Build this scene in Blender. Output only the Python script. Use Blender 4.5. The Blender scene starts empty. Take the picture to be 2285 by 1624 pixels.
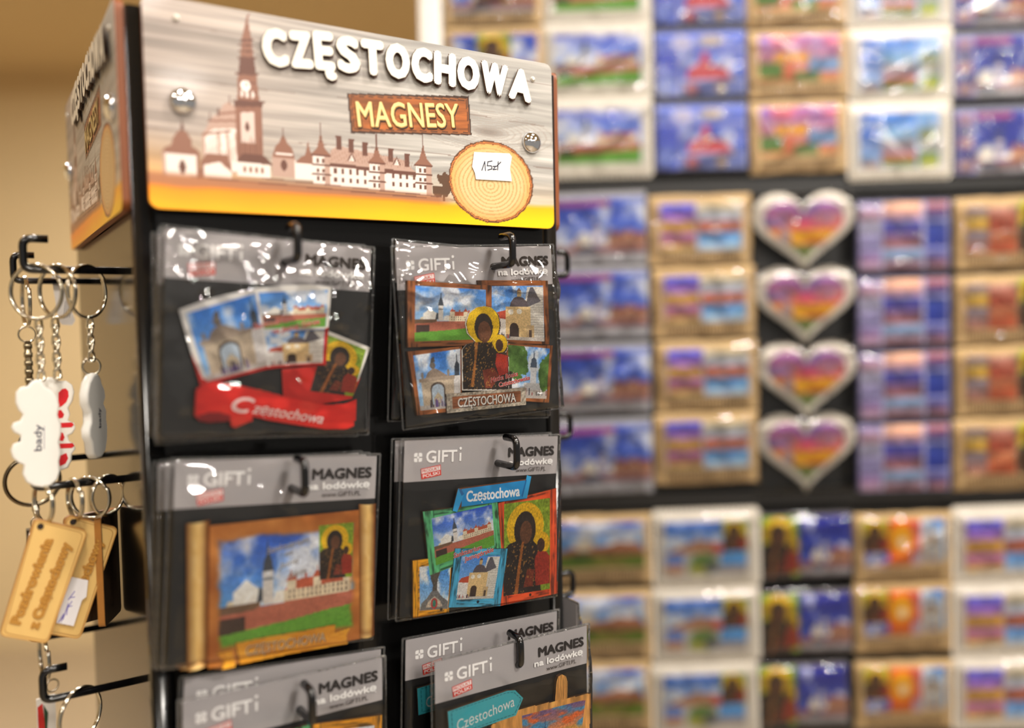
import bpy, math, random
import numpy as np
from mathutils import Vector, Matrix

SC = bpy.context.scene
COL = SC.collection
R = math.radians

# ------------------------------------------------------------------ camera
CAMZ = 1.44
cd = bpy.data.cameras.new('camera')
cam = bpy.data.objects.new('camera', cd)
COL.objects.link(cam)
cd.sensor_width = 36.0
cd.lens = 30.23
cd.clip_start = 0.01
cd.dof.use_dof = True
cd.dof.focus_distance = 0.512
cd.dof.aperture_fstop = 1.9
pitch, roll = -0.0461, 0.02036
_m = Matrix.Rotation(pitch, 3, 'X') @ Matrix.Rotation(roll, 3, 'Y')
_r, _f, _u = _m.col[0], _m.col[1], _m.col[2]
cam.matrix_world = Matrix(((_r[0], _u[0], -_f[0], 0), (_r[1], _u[1], -_f[1], 0),
                           (_r[2], _u[2], -_f[2], CAMZ), (0, 0, 0, 1)))
SC.camera = cam

# ------------------------------------------------------------------ world, exposure
w = bpy.data.worlds.new('room_ambient')
SC.world = w
w.use_nodes = True
w.node_tree.nodes['Background'].inputs[0].default_value = (1.0, 0.92, 0.82, 1)
w.node_tree.nodes['Background'].inputs[1].default_value = 0.26
SC.view_settings.view_transform = 'Standard'
SC.view_settings.look = 'None'
SC.view_settings.gamma = 1.0
SC.view_settings.use_curve_mapping = False
SC.view_settings.exposure = 0.34
# the shop's ceiling lamps, then two added for film glints: x, y (m), power (W)
LAMPS = [(0.95, -0.35, 14), (0.05, -0.15, 8), (1.75, 0.25, 11), (0.72, 0.40, 13), (-0.75, -0.9, 5),
         (1.55, -1.55, 22), (-1.5, 1.6, 24), (-1.2, 2.3, 22), (0.2, 2.4, 8), (2.4, -2.2, 26), (0.75, -2.3, 22)]
CEIL = 2.6

# ------------------------------------------------------------------ helpers
def s2l(c):
    return tuple(((v / 255.0) / 12.92 if v / 255.0 <= 0.04045 else ((v / 255.0 + 0.055) / 1.055) ** 2.4) for v in c)

def s2la(a):
    a = np.clip(a, 0, 255) / 255.0
    return np.where(a <= 0.04045, a / 12.92, ((a + 0.055) / 1.055) ** 2.4)

MATS = {}
def mat(name, col=(200, 200, 200), rough=0.5, metal=0.0, coat=0.0, spec=0.5, bump=0.0, bscale=80.0, vary=0.0, vscale=(1, 1, 1), attr=False, stretch=(1, 1, 1)):
    if name in MATS:
        return MATS[name]
    m = bpy.data.materials.new(name)
    m.use_nodes = True
    nt = m.node_tree
    b = nt.nodes['Principled BSDF']
    b.inputs['Base Color'].default_value = (*s2l(col), 1)
    b.inputs['Roughness'].default_value = rough
    b.inputs['Metallic'].default_value = metal
    b.inputs['Coat Weight'].default_value = coat
    b.inputs['Coat Roughness'].default_value = 0.08
    b.inputs['Specular IOR Level'].default_value = spec
    if attr:
        a = nt.nodes.new('ShaderNodeAttribute')
        a.attribute_name = 'Col'
        nt.links.new(a.outputs['Color'], b.inputs['Base Color'])
    if bump or vary:
        tc = nt.nodes.new('ShaderNodeTexCoord')
        mp = nt.nodes.new('ShaderNodeMapping')
        mp.inputs['Scale'].default_value = stretch
        nz = nt.nodes.new('ShaderNodeTexNoise')
        nz.inputs['Scale'].default_value = bscale
        nz.inputs['Detail'].default_value = 4
        nt.links.new(tc.outputs['Object'], mp.inputs['Vector'])
        nt.links.new(mp.outputs['Vector'], nz.inputs['Vector'])
        if bump:
            bp = nt.nodes.new('ShaderNodeBump')
            bp.inputs['Strength'].default_value = bump
            bp.inputs['Distance'].default_value = 0.001
            nt.links.new(nz.outputs['Fac'], bp.inputs['Height'])
            nt.links.new(bp.outputs['Normal'], b.inputs['Normal'])
        if vary:
            mx = nt.nodes.new('ShaderNodeMix')
            mx.data_type = 'RGBA'
            c = s2l(col)
            mx.inputs[6].default_value = (*[v * (1 - vary) for v in c], 1)
            mx.inputs[7].default_value = (*[min(1, v * (1 + vary)) for v in c], 1)
            nt.links.new(nz.outputs['Fac'], mx.inputs[0])
            nt.links.new(mx.outputs[2], b.inputs['Base Color'])
    MATS[name] = m
    return m

def film(name, tint, rough, scale, strength, ior=1.45, haze=0.0, dist=0.002):
    m = bpy.data.materials.new(name)
    m.use_nodes = True
    nt = m.node_tree
    for n in list(nt.nodes):
        nt.nodes.remove(n)
    out = nt.nodes.new('ShaderNodeOutputMaterial')
    mix = nt.nodes.new('ShaderNodeMixShader')
    tr = nt.nodes.new('ShaderNodeBsdfTransparent')
    tr.inputs[0].default_value = (*tint, 1)
    gl = nt.nodes.new('ShaderNodeBsdfGlossy')
    gl.inputs['Roughness'].default_value = rough
    fr = nt.nodes.new('ShaderNodeFresnel')
    fr.inputs[0].default_value = ior
    tc = nt.nodes.new('ShaderNodeTexCoord')
    nz = nt.nodes.new('ShaderNodeTexNoise')
    nz.inputs['Scale'].default_value = scale
    nz.inputs['Detail'].default_value = 2
    nz.inputs['Distortion'].default_value = 0.6
    bp = nt.nodes.new('ShaderNodeBump')
    bp.inputs['Strength'].default_value = strength
    bp.inputs['Distance'].default_value = dist
    L = nt.links.new
    L(tc.outputs['Object'], nz.inputs['Vector'])
    L(nz.outputs['Fac'], bp.inputs['Height'])
    L(bp.outputs['Normal'], gl.inputs['Normal'])
    L(bp.outputs['Normal'], fr.inputs['Normal'])
    L(fr.outputs[0], mix.inputs[0])
    L(tr.outputs[0], mix.inputs[1])
    L(gl.outputs[0], mix.inputs[2])
    if haze:
        df = nt.nodes.new('ShaderNodeBsdfDiffuse')
        df.inputs[0].default_value = (0.9, 0.9, 0.9, 1)
        m2 = nt.nodes.new('ShaderNodeMixShader')
        m2.inputs[0].default_value = haze
        L(mix.outputs[0], m2.inputs[1])
        L(df.outputs[0], m2.inputs[2])
        L(m2.outputs[0], out.inputs[0])
    else:
        L(mix.outputs[0], out.inputs[0])
    MATS[name] = m
    return m

BLACK = mat('black_powder_coat', (17, 17, 17), 0.14, spec=0.32, vary=0.1, bscale=300, stretch=(1, 1, 0.05))
HOOKM = mat('black_gloss_wire', (9, 9, 11), 0.16, spec=0.6, vary=0.05, bscale=60)
CHROME = mat('chrome', (225, 226, 230), 0.07, 1.0, vary=0.03, bscale=40)
STEEL = mat('nickel_ring', (205, 198, 180), 0.16, 1.0, vary=0.08, bscale=200)
STEELD = mat('aged_steel', (120, 110, 90), 0.25, 1.0, vary=0.15, bscale=300)
EDGE = mat('stained_board_edge', (128, 66, 22), 0.5, vary=0.25, bscale=60, stretch=(8, 8, 0.4))
EDGED = mat('charred_board_edge', (58, 34, 20), 0.6, vary=0.3, bscale=200)
PRINT = mat('print_gloss', attr=True, rough=0.42, coat=0.08, spec=0.4, bump=0.06, bscale=900)
PRINTM = mat('print_matte', attr=True, rough=0.5, spec=0.4, bump=0.10, bscale=1400)
CARD = mat('grey_header_card', (172, 167, 168), 0.45, vary=0.03, bscale=90)
CARDB = mat('black_backing_card', (19, 18, 18), 0.5, vary=0.1, bscale=90)
RUBBER = mat('white_rubber', (238, 236, 230), 0.45, vary=0.03, bscale=60)
PLY = mat('birch_plywood', (226, 186, 112), 0.5, vary=0.10, bscale=60, bump=0.05, stretch=(1, 1, 0.12))
BURN = mat('laser_burnt_edge', (150, 98, 40), 0.6, vary=0.2, bscale=300)
DARKW = mat('dark_brown_leather', (58, 42, 28), 0.5, vary=0.35, bscale=140, bump=0.3)
LEATH = mat('tan_leather_edge', (170, 112, 44), 0.5, vary=0.15, bscale=140)
STAMPW = mat('white_stamp_plywood', (225, 218, 206), 0.55, vary=0.05, bscale=120)
WOODF = mat('tan_wood_plaque', (214, 182, 132), 0.55, vary=0.16, bscale=45, stretch=(0.15, 1, 1))
MDF = mat('dark_mdf_side', (84, 56, 36), 0.6, vary=0.2, bscale=200)
FILM = film('clear_film', (0.99, 0.99, 0.99), 0.04, 30, 0.5)
FILMT = film('clear_film_creased', (0.99, 0.99, 0.99), 0.045, 24, 1.0, 1.5, 0.0, 0.0035)
FILMB = film('clear_film_loose', (0.97, 0.97, 0.97), 0.05, 26, 1.0, 1.42, 0.0, 0.004)
FILME = film('film_edge', (0.88, 0.88, 0.88), 0.12, 300, 0.5, 1.55, 0.04)

def empty(name, loc, rz=0.0, ry=0.0):
    o = bpy.data.objects.new(name, None)
    o.empty_display_size = 0.02
    COL.objects.link(o)
    o.location = loc
    o.rotation_euler = (0, ry, rz)
    return o

def tag(o, label, cat, group=None, kind=None):
    if label: o['label'] = label
    if cat: o['category'] = cat
    if group: o['group'] = group
    if kind: o['kind'] = kind
    return o

def mesh(name, verts, faces, mats, parent=None, cols=None, mi=None, smooth=False):
    me = bpy.data.meshes.new(name)
    me.from_pydata([tuple(v) for v in verts], [], faces)
    for m in (mats if isinstance(mats, (list, tuple)) else [mats]):
        me.materials.append(m)
    if mi is not None:
        me.polygons.foreach_set('material_index', mi)
    if cols is not None:
        at = me.color_attributes.new('Col', 'FLOAT_COLOR', 'POINT')
        at.data.foreach_set('color', np.asarray(cols, dtype=np.float32).ravel())
    if smooth:
        me.polygons.foreach_set('use_smooth', [True] * len(me.polygons))
    me.update()
    o = bpy.data.objects.new(name, me)
    COL.objects.link(o)
    if parent is not None:
        o.parent = parent
    return o

def inst(src, name, parent=None, loc=None, rot=None):
    o = src.copy()
    o.name = name
    COL.objects.link(o)
    o.parent = parent
    if loc is not None: o.location = loc
    if rot is not None: o.rotation_euler = rot
    return o

def copy_tree(o, parent=None):
    c = o.copy()
    COL.objects.link(c)
    c.parent = parent
    for ch in list(o.children):
        copy_tree(ch, c)
    return c

class MB:
    """collects boxes, tubes, lathes and plates into one mesh"""
    def __init__(s):
        s.v, s.f, s.m = [], [], []
    def add(s, v, f, m=0):
        n = len(s.v)
        s.v += [tuple(p) for p in v]
        s.f += [tuple(n + i for i in q) for q in f]
        s.m += [m] * len(f)
    def box(s, x0, x1, y0, y1, z0, z1, m=0, bev=0.0):
        if not bev:
            v = [(x, y, z) for x in (x0, x1) for y in (y0, y1) for z in (z0, z1)]
            s.add(v, [(0, 1, 3, 2), (4, 6, 7, 5), (0, 4, 5, 1), (2, 3, 7, 6), (0, 2, 6, 4), (1, 5, 7, 3)], m)
        else:
            ring = []
            for cx, cy, a0 in ((x1 - bev, y1 - bev, 0), (x0 + bev, y1 - bev, 90), (x0 + bev, y0 + bev, 180), (x1 - bev, y0 + bev, 270)):
                for k in range(5):
                    a = R(a0 + k * 22.5)
                    ring.append((cx + bev * math.cos(a), cy + bev * math.sin(a)))
            n = len(ring)
            v = [(x, y, z0) for x, y in ring] + [(x, y, z1) for x, y in ring]
            f = [(i, (i + 1) % n, n + (i + 1) % n, n + i) for i in range(n)]
            f += [tuple(range(n - 1, -1, -1)), tuple(range(n, 2 * n))]
            s.add(v, f, m)
    def plate(s, pts, y, t, m=0, ms=1, bev=0.0):
        """polygon pts (x,z) seen from -y; front at y, thickness t"""
        a = sum(p[0] * q[1] - q[0] * p[1] for p, q in zip(pts, pts[1:] + pts[:1]))
        if a < 0: pts = pts[::-1]
        n = len(pts)
        v = [(x, y, z) for x, z in pts] + [(x, y + t, z) for x, z in pts]
        s.add(v, [tuple(range(n))], m)
        s.add(v, [tuple(range(2 * n - 1, n - 1, -1))] + [(i, n + i, n + (i + 1) % n, (i + 1) % n) for i in range(n)], ms)
    def tube(s, path, r, n=10, m=0, closed=False):
        path = [Vector(p) for p in path]
        k = len(path)
        up = None
        v = []
        for i, p in enumerate(path):
            if closed:
                d = path[(i + 1) % k] - path[i - 1]
            else:
                d = path[min(i + 1, k - 1)] - path[max(i - 1, 0)]
            d.normalize()
            if up is None:
                up = d.orthogonal().normalized()
            up = (up - d * up.dot(d)).normalized()
            b = d.cross(up)
            for j in range(n):
                a = 2 * math.pi * j / n
                v.append(p + up * (r * math.cos(a)) + b * (r * math.sin(a)))
        f = []
        for i in range(k if closed else k - 1):
            for j in range(n):
                i2 = (i + 1) % k
                f.append((i * n + j, i * n + (j + 1) % n, i2 * n + (j + 1) % n, i2 * n + j))
        if not closed:
            f += [tuple(range(n - 1, -1, -1)), tuple((k - 1) * n + j for j in range(n))]
        s.add(v, f, m)
    def lathe(s, prof, n=20, axis='-y', o=(0, 0, 0), m=0):
        v = []
        for r, h in prof:
            for j in range(n):
                a = 2 * math.pi * j / n
                c, d = r * math.cos(a), r * math.sin(a)
                v.append({'-y': (o[0] + c, o[1] - h, o[2] + d), 'z': (o[0] + c, o[1] + d, o[2] + h)}[axis])
        f = []
        for i in range(len(prof) - 1):
            for j in range(n):
                f.append((i * n + j, i * n + (j + 1) % n, (i + 1) * n + (j + 1) % n, (i + 1) * n + j))
        f.append(tuple(range(n)))
        f.append(tuple((len(prof) - 1) * n + j for j in range(n - 1, -1, -1)))
        s.add(v, f, m)
    def build(s, name, mats, parent=None, smooth=False):
        o = mesh(name, s.v, s.f, mats, parent, mi=s.m)
        if smooth:
            me = o.data
            me.polygons.foreach_set('use_smooth', [len(p.vertices) == 4 for p in me.polygons])
        return o

def bend(pts, rad, k=5):
    """round the corners of a polyline"""
    pts = [Vector(p) for p in pts]
    out = [pts[0]]
    for a, b, c in zip(pts, pts[1:], pts[2:]):
        d1, d2 = (a - b).normalized(), (c - b).normalized()
        p, q = b + d1 * rad, b + d2 * rad
        for i in range(k + 1):
            t = i / k
            out.append(p * (1 - t) ** 2 + b * 2 * t * (1 - t) + q * t ** 2)
    out.append(pts[-1])
    return out

def rrect(x0, x1, z0, z1, r, k=6):
    o = []
    for cx, cz, a0 in ((x1 - r, z1 - r, 0), (x0 + r, z1 - r, 90), (x0 + r, z0 + r, 180), (x1 - r, z0 + r, 270)):
        for i in range(k + 1):
            a = R(a0 + 90 * i / k)
            o.append((cx + r * math.cos(a), cz + r * math.sin(a)))
    return o

# ------------------------------------------------------------------ noise + painted prints
_T = np.random.RandomState(7).rand(64, 256, 256)
def vn(x, y, seed=0):
    xi, yi = np.floor(x).astype(int), np.floor(y).astype(int)
    fx, fy = x - xi, y - yi
    fx, fy = fx * fx * (3 - 2 * fx), fy * fy * (3 - 2 * fy)
    t = _T[seed % 64]
    a, b = t[xi & 255, yi & 255], t[(xi + 1) & 255, yi & 255]
    c, d = t[xi & 255, (yi + 1) & 255], t[(xi + 1) & 255, (yi + 1) & 255]
    return (a * (1 - fx) + b * fx) * (1 - fy) + (c * (1 - fx) + d * fx) * fy

def fbm(x, y, seed=0, o=4):
    s, a, n = 0, 0.5, 0
    for i in range(o):
        s = s + a * vn(x * 2 ** i + 17 * i, y * 2 ** i + 31 * i, seed + i)
        n += a
        a *= 0.5
    return s / n

def inpoly(X, Y, pts):
    r = np.zeros(X.shape, bool)
    j = len(pts) - 1
    for i in range(len(pts)):
        (xi, yi), (xj, yj) = pts[i], pts[j]
        if yi != yj:
            r ^= ((yi > Y) != (yj > Y)) & (X < (xj - xi) * (Y - yi) / (yj - yi) + xi)
        j = i
    return r

class Img:
    """a small painted picture: colours on a grid (u right, v up)"""
    def __init__(s, nx, ny, ext=(0, 1, 0, 1)):
        s.nx, s.ny = nx, ny
        s.X, s.Y = np.meshgrid(np.linspace(ext[0], ext[1], nx), np.linspace(ext[2], ext[3], ny))
        s.C = np.zeros((ny, nx, 3)) + 255.0
    def put(s, m, c, a=1.0):
        m = m.astype(float)[..., None] * a
        s.C = s.C * (1 - m) + np.asarray(c, float) * m
    def poly(s, pts, c, a=1.0): s.put(inpoly(s.X, s.Y, pts), c, a)
    def rect(s, x0, y0, x1, y1, c, a=1.0): s.put((s.X >= x0) & (s.X <= x1) & (s.Y >= y0) & (s.Y <= y1), c, a)
    def ell(s, cx, cy, rx, ry, c, a=1.0, soft=0.0):
        d = np.hypot((s.X - cx) / rx, (s.Y - cy) / ry)
        s.put(np.clip((1 - d) / soft + 0.5, 0, 1) if soft else d <= 1, c, a)
    def line(s, p, q, wd, c, a=1.0):
        px, py = p; dx, dy = q[0] - px, q[1] - py
        t = np.clip(((s.X - px) * dx + (s.Y - py) * dy) / (dx * dx + dy * dy + 1e-12), 0, 1)
        s.put(np.hypot(s.X - px - t * dx, s.Y - py - t * dy) <= wd / 2, c, a)
    def sky(s, top, bot, cl=0.5, seed=0, y0=0.0, sc=3.0):
        t = np.clip((s.Y - y0) / (1 - y0), 0, 1)[..., None]
        s.C = np.asarray(bot, float) * (1 - t) + np.asarray(top, float) * t
        n = fbm(s.X * sc * 1.4 + seed * 3.1, s.Y * sc + seed * 1.7, seed, 4)
        m = np.clip((n - (0.62 - 0.25 * cl)) * 5, 0, 1)
        s.put(m, (244, 246, 252), 0.92)
    def grain(s, amp, sc=90, seed=3):
        s.C = s.C * (1 + amp * (fbm(s.X * sc, s.Y * sc, seed, 2)[..., None] - 0.5) * 2)

DARK = (40, 36, 44)
def monastery(I, bx, by, w, h, wall=(240, 226, 196), roof=(196, 96, 66), spire=(66, 74, 84), lite=(250, 246, 236), tower=(228, 222, 214)):
    q = lambda p: [(bx + w * x, by + h * y) for x, y in p]
    I.poly(q([(.0, 0), (.02, .17), (.1, .2), (.16, .12), (.2, 0)]), wall)
    I.poly(q([(.06, .1), (.06, .30), (.10, .36), (.13, .42), (.16, .46), (.19, .42), (.22, .36), (.27, .30), (.27, .02)]), lite)
    I.poly(q([(.24, .1), (.26, .34), (.34, .2), (.34, .1)]), spire)
    I.poly(q([(.285, .05), (.285, .58), (.365, .58), (.365, .05)]), tower)
    I.poly(q([(.285, .42), (.285, .46), (.365, .46), (.365, .42)]), spire, .6)
    I.poly(q([(.28, .56), (.29, .66), (.295, .74), (.355, .74), (.36, .66), (.37, .56)]), spire)
    I.poly(q([(.30, .74), (.318, .86), (.323, 1.04), (.327, 1.04), (.332, .86), (.35, .74)]), spire)
    I.ell(bx + w * .325, by + h * .52, w * .018, h * .03, (250, 250, 245))
    I.poly(q([(.36, .05), (.38, .22), (.45, .24), (.46, .05)]), lite)
    I.poly(q([(.45, .02), (.45, .22), (1.0, .24), (1.0, .02)]), wall)
    I.poly(q([(.45, .22), (.5, .36), (.97, .38), (1.0, .24)]), roof)
    for x in (.53, .61, .76, .84):
        I.poly(q([(x, .34), (x, .44), (x + .02, .44), (x + .02, .34)]), roof)
    for x in (.47, .68, .93):
        I.poly(q([(x, .05), (x, .36), (x + .07, .36), (x + .07, .05)]), tuple(v * .97 for v in wall))
        I.poly(q([(x - .01, .36), (x + .03, .47), (x + .035, .55), (x + .04, .47), (x + .08, .36)]), roof)
    for x in np.arange(.49, 1.0, .035):
        for y in (.08, .16):
            I.poly(q([(x, y), (x, y + .05), (x + .013, y + .05), (x + .013, y)]), (110, 84, 66), .75)

def pic_monastery(seed=1, nx=110, ny=80, top=(70, 140, 228), bot=(176, 214, 246), cl=.6, lawn=True):
    I = Img(nx, ny)
    I.sky(top, bot, cl, seed, .3)
    b = .34 if lawn else .2
    monastery(I, .06, b, .9, .56)
    I.rect(0, b - .03, .3, b + .06, (120, 92, 70))
    I.poly([(0, .14), (0, b - .02), (.25, b), (.3, b + .02), (1, b + .03), (1, .14)], (190, 110, 88))
    I.rect(0.02, .16, .2, b - .04, (70, 50, 46))
    if lawn:
        I.poly([(0, 0), (0, .16), (.4, .19), (1, .26), (1, 0)], (104, 168, 56))
    I.grain(.12, 70, seed)
    return I

def pic_square(seed=2, nx=90, ny=90):
    I = Img(nx, ny)
    I.sky((74, 142, 228), (160, 206, 246), .45, seed)
    I.poly([(.62, 0), (.62, .62), (.68, .98), (1, .98), (1, 0)], (222, 218, 210))
    for y in np.arange(.02, .8, .045):
        I.rect(.74, y, 1, y + .008, (168, 162, 156), .8)
    I.poly([(.64, .6), (.70, .86), (.74, .97), (.80, .97), (.88, .82), (.95, .72), (.7, .62)], (96, 92, 100))
    I.rect(0, 0, .34, .42, (232, 228, 224))
    I.poly([(0, .4), (.06, .5), (.3, .56), (.34, .44), (.34, .38)], (190, 76, 50))
    I.rect(.26, .03, .74, .62, (226, 196, 142))
    I.poly([(.34, .62), (.36, .70), (.42, .78), (.5, .81), (.6, .78), (.68, .7), (.7, .62)], (92, 82, 88))
    I.rect(.48, .8, .56, .9, (200, 170, 120)); I.poly([(.47, .9), (.52, .97), (.57, .9)], (110, 80, 60))
    I.ell(.36, .52, .05, .05, (246, 240, 226)); I.ell(.52, .53, .05, .05, (246, 240, 226))
    I.ell(.42, .22, .085, .1, (60, 44, 40)); I.rect(.335, .04, .505, .22, (60, 44, 40))
    I.rect(.66, .05, .8, .28, (204, 176, 132)); I.rect(.70, .06, .76, .2, (84, 66, 56))
    I.rect(0, 0, 1, .06, (206, 198, 190))
    rs = np.random.RandomState(seed)
    for k in range(26):
        x = rs.rand() * .34; c = [(60, 60, 80), (180, 60, 60), (40, 40, 44), (230, 225, 220)][k % 4]
        I.rect(x, .03, x + .014, .03 + .05 + .05 * rs.rand(), c)
    I.grain(.15, 60, seed)
    return I

def pic_gate(seed=3, nx=90, ny=100, tower=True):
    I = Img(nx, ny)
    I.sky((52, 128, 224), (170, 212, 248), .8, seed, 0, 2.2)
    if tower:
        I.rect(.84, 0, 1.0, .55, (226, 222, 220))
        I.poly([(.86, .55), (.87, .75), (.9, .8), (.915, .98), (.93, .8), (.97, .75), (.98, .55)], (60, 70, 84))
    I.rect(.1, .05, .84, .52, (202, 184, 160))
    I.rect(.06, .5, .86, .57, (168, 150, 132))
    I.poly([(.2, .57), (.26, .66), (.4, .74), (.55, .66), (.7, .57)], (150, 132, 116))
    I.ell(.38, .78, .06, .06, (110, 100, 90)); I.poly([(.33, .82), (.36, .9), (.42, .94), (.44, .84)], (84, 78, 74))
    I.ell(.14, .62, .03, .06, (150, 138, 126)); I.ell(.72, .62, .03, .06, (150, 138, 126))
    I.ell(.46, .36, .17, .12, (96, 82, 74)); I.rect(.29, .06, .63, .36, (96, 82, 74))
    I.ell(.46, .34, .14, .1, (196, 214, 232)); I.rect(.32, .06, .60, .34, (196, 214, 232))
    I.poly([(.36, .2), (.46, .3), (.56, .2), (.56, .1), (.36, .1)], (214, 198, 170))
    I.rect(0, 0, 1, .08, (198, 190, 184))
    rs = np.random.RandomState(seed)
    for k in range(30):
        x = .25 + rs.rand() * .45; c = [(70, 70, 110), (220, 210, 220), (60, 50, 60), (120, 90, 160)][k % 4]
        I.rect(x, .04, x + .025, .08 + .12 * rs.rand(), c, .9)
    I.grain(.15, 55, seed)
    return I

def pic_park(seed=4, nx=80, ny=100):
    I = Img(nx, ny)
    I.sky((70, 140, 225), (190, 220, 248), .7, seed)
    I.rect(.55, .2, .7, .62, (226, 226, 230)); I.poly([(.54, .6), (.57, .76), (.61, .8), (.625, .98), (.64, .8), (.69, .76), (.71, .6)], (84, 96, 116))
    I.rect(.4, .14, .95, .3, (206, 204, 204)); I.rect(0, 0, 1, .16, (188, 180, 174))
    n = fbm(I.X * 9, I.Y * 9, seed, 3)
    g = np.stack([58 + 60 * n, 92 + 70 * n, 34 + 40 * n], -1)
    for m in (np.hypot((I.X - .02) / .46, (I.Y - .72) / .42) + (n - .5) * .5 < 1, np.hypot((I.X - .98) / .2, (I.Y - .5) / .36) + (n - .5) * .5 < 1):
        I.C = np.where(m[..., None], g, I.C)
    I.rect(0, .1, .1, .5, (60, 50, 40))
    rs = np.random.RandomState(seed)
    for k in range(20):
        x = rs.rand(); I.rect(x, .06, x + .02, .1 + .1 * rs.rand(), [(60, 60, 80), (150, 60, 60), (40, 40, 44)][k % 3], .9)
    I.grain(.13, 60, seed)
    return I

def pic_statue(seed=5, nx=70, ny=90):
    I = Img(nx, ny)
    I.sky((60, 140, 232), (176, 214, 248), .6, seed)
    I.poly([(.0, 0), (.05, .16), (.25, .28), (.4, .42), (.6, .42), (.76, .28), (1, .16), (1, 0)], (120, 118, 116))
    I.poly([(.2, .06), (.3, .2), (.5, .3), (.7, .2), (.8, .06)], (206, 190, 170)); I.ell(.5, .14, .12, .12, (180, 60, 60)); I.ell(.5, .14, .06, .08, (60, 130, 110))
    I.poly([(.42, .42), (.44, .55), (.36, .7), (.32, .88), (.48, .8), (.56, .93), (.7, .86), (.6, .68), (.58, .5), (.6, .42)], (88, 80, 72))
    I.grain(.3, 50, seed)
    return I

def pic_icon(nx=80, ny=120, bg=True, seed=6):
    """plain robed figure with a gold disc behind the head"""
    I = Img(nx, ny)
    n = fbm(I.X * 14, I.Y * 18, seed, 3)
    I.C = np.stack([110 + 50 * n, 140 + 50 * n, 30 + 30 * n], -1)
    I.ell(.46, .72, .40, .265, (232, 186, 30)); I.ell(.80, .52, .19, .125, (232, 186, 30))
    I.poly([(.0, 0), (.0, .5), (.12, .56), (.28, .58), (.6, .58), (.72, .5), (.76, .3), (.8, 0)], (44, 34, 30))
    I.ell(.45, .69, .235, .2, (46, 36, 32)); I.ell(.47, .66, .13, .125, (104, 66, 44))
    I.poly([(.68, .06), (.66, .36), (.74, .44), (.92, .42), (1, .36), (1, .06)], (158, 50, 34))
    I.ell(.8, .5, .085, .075, (70, 46, 36))
    I.poly([(.22, 0), (.3, .3), (.38, .56), (.43, .56), (.36, .3), (.3, 0)], (186, 108, 44), .8)
    I.poly([(.42, .06), (.5, .26), (.66, .24), (.62, .06)], (140, 56, 36), .8)
    sp = (vn(I.X * 38, I.Y * 50, 9) > .8) & (I.Y < .55) & (I.X < .66)
    I.put(sp, (178, 128, 62), .7)
    I.grain(.25, 60, seed)
    return I

def pic_sunset(seed=7, nx=90, ny=70):
    I = Img(nx, ny)
    t = I.Y[..., None]
    I.C = np.where(t > .55, np.array((228, 150, 90)) * (1 - (t - .55) / .45) + np.array((110, 90, 150)) * (t - .55) / .45, np.array((214, 160, 80)) + 0 * t)
    n = fbm(I.X * 5, I.Y * 9, seed, 4)
    I.put(np.clip((n - .5) * 6, 0, 1) * (I.Y > .4), (235, 110, 50), .9)
    I.put(np.clip((fbm(I.X * 4 + 5, I.Y * 7, seed + 3, 3) - .5) * 6, 0, 1) * (I.Y > .45), (60, 150, 205), .9)
    monastery(I, .1, .16, .8, .6, (150, 116, 84), (120, 70, 50), (50, 70, 110), (190, 160, 120), (90, 130, 170))
    I.rect(0, 0, 1, .18, (96, 84, 46))
    I.grain(.25, 60, seed)
    return I

def wood_img(I, c, amp=.3, seed=11, sx=3, sy=40, vert=False):
    a, b = (I.Y, I.X) if vert else (I.X, I.Y)
    n = fbm(a * sx, b * sy, seed, 4)
    I.C = np.asarray(c, float) * (1 + amp * (n[..., None] - .5) * 2)

_G = {}
def glyphs(s, bold=0.0, shear=0.0):
    k = (s, bold, shear)
    if k not in _G:
        cu = bpy.data.curves.new('lettering', 'FONT')
        cu.body = s; cu.size = 1; cu.offset = bold; cu.shear = shear; cu.resolution_u = 3
        ob = bpy.data.objects.new('lettering', cu)
        COL.objects.link(ob)
        dg = bpy.context.evaluated_depsgraph_get()
        me = bpy.data.meshes.new_from_object(ob.evaluated_get(dg))
        v = np.array([tuple(p.co)[:2] for p in me.vertices])
        f = [tuple(p.vertices) for p in me.polygons]
        _G[k] = (v, f)
        bpy.data.objects.remove(ob); bpy.data.curves.remove(cu); bpy.data.meshes.remove(me)
    return _G[k]

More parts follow.
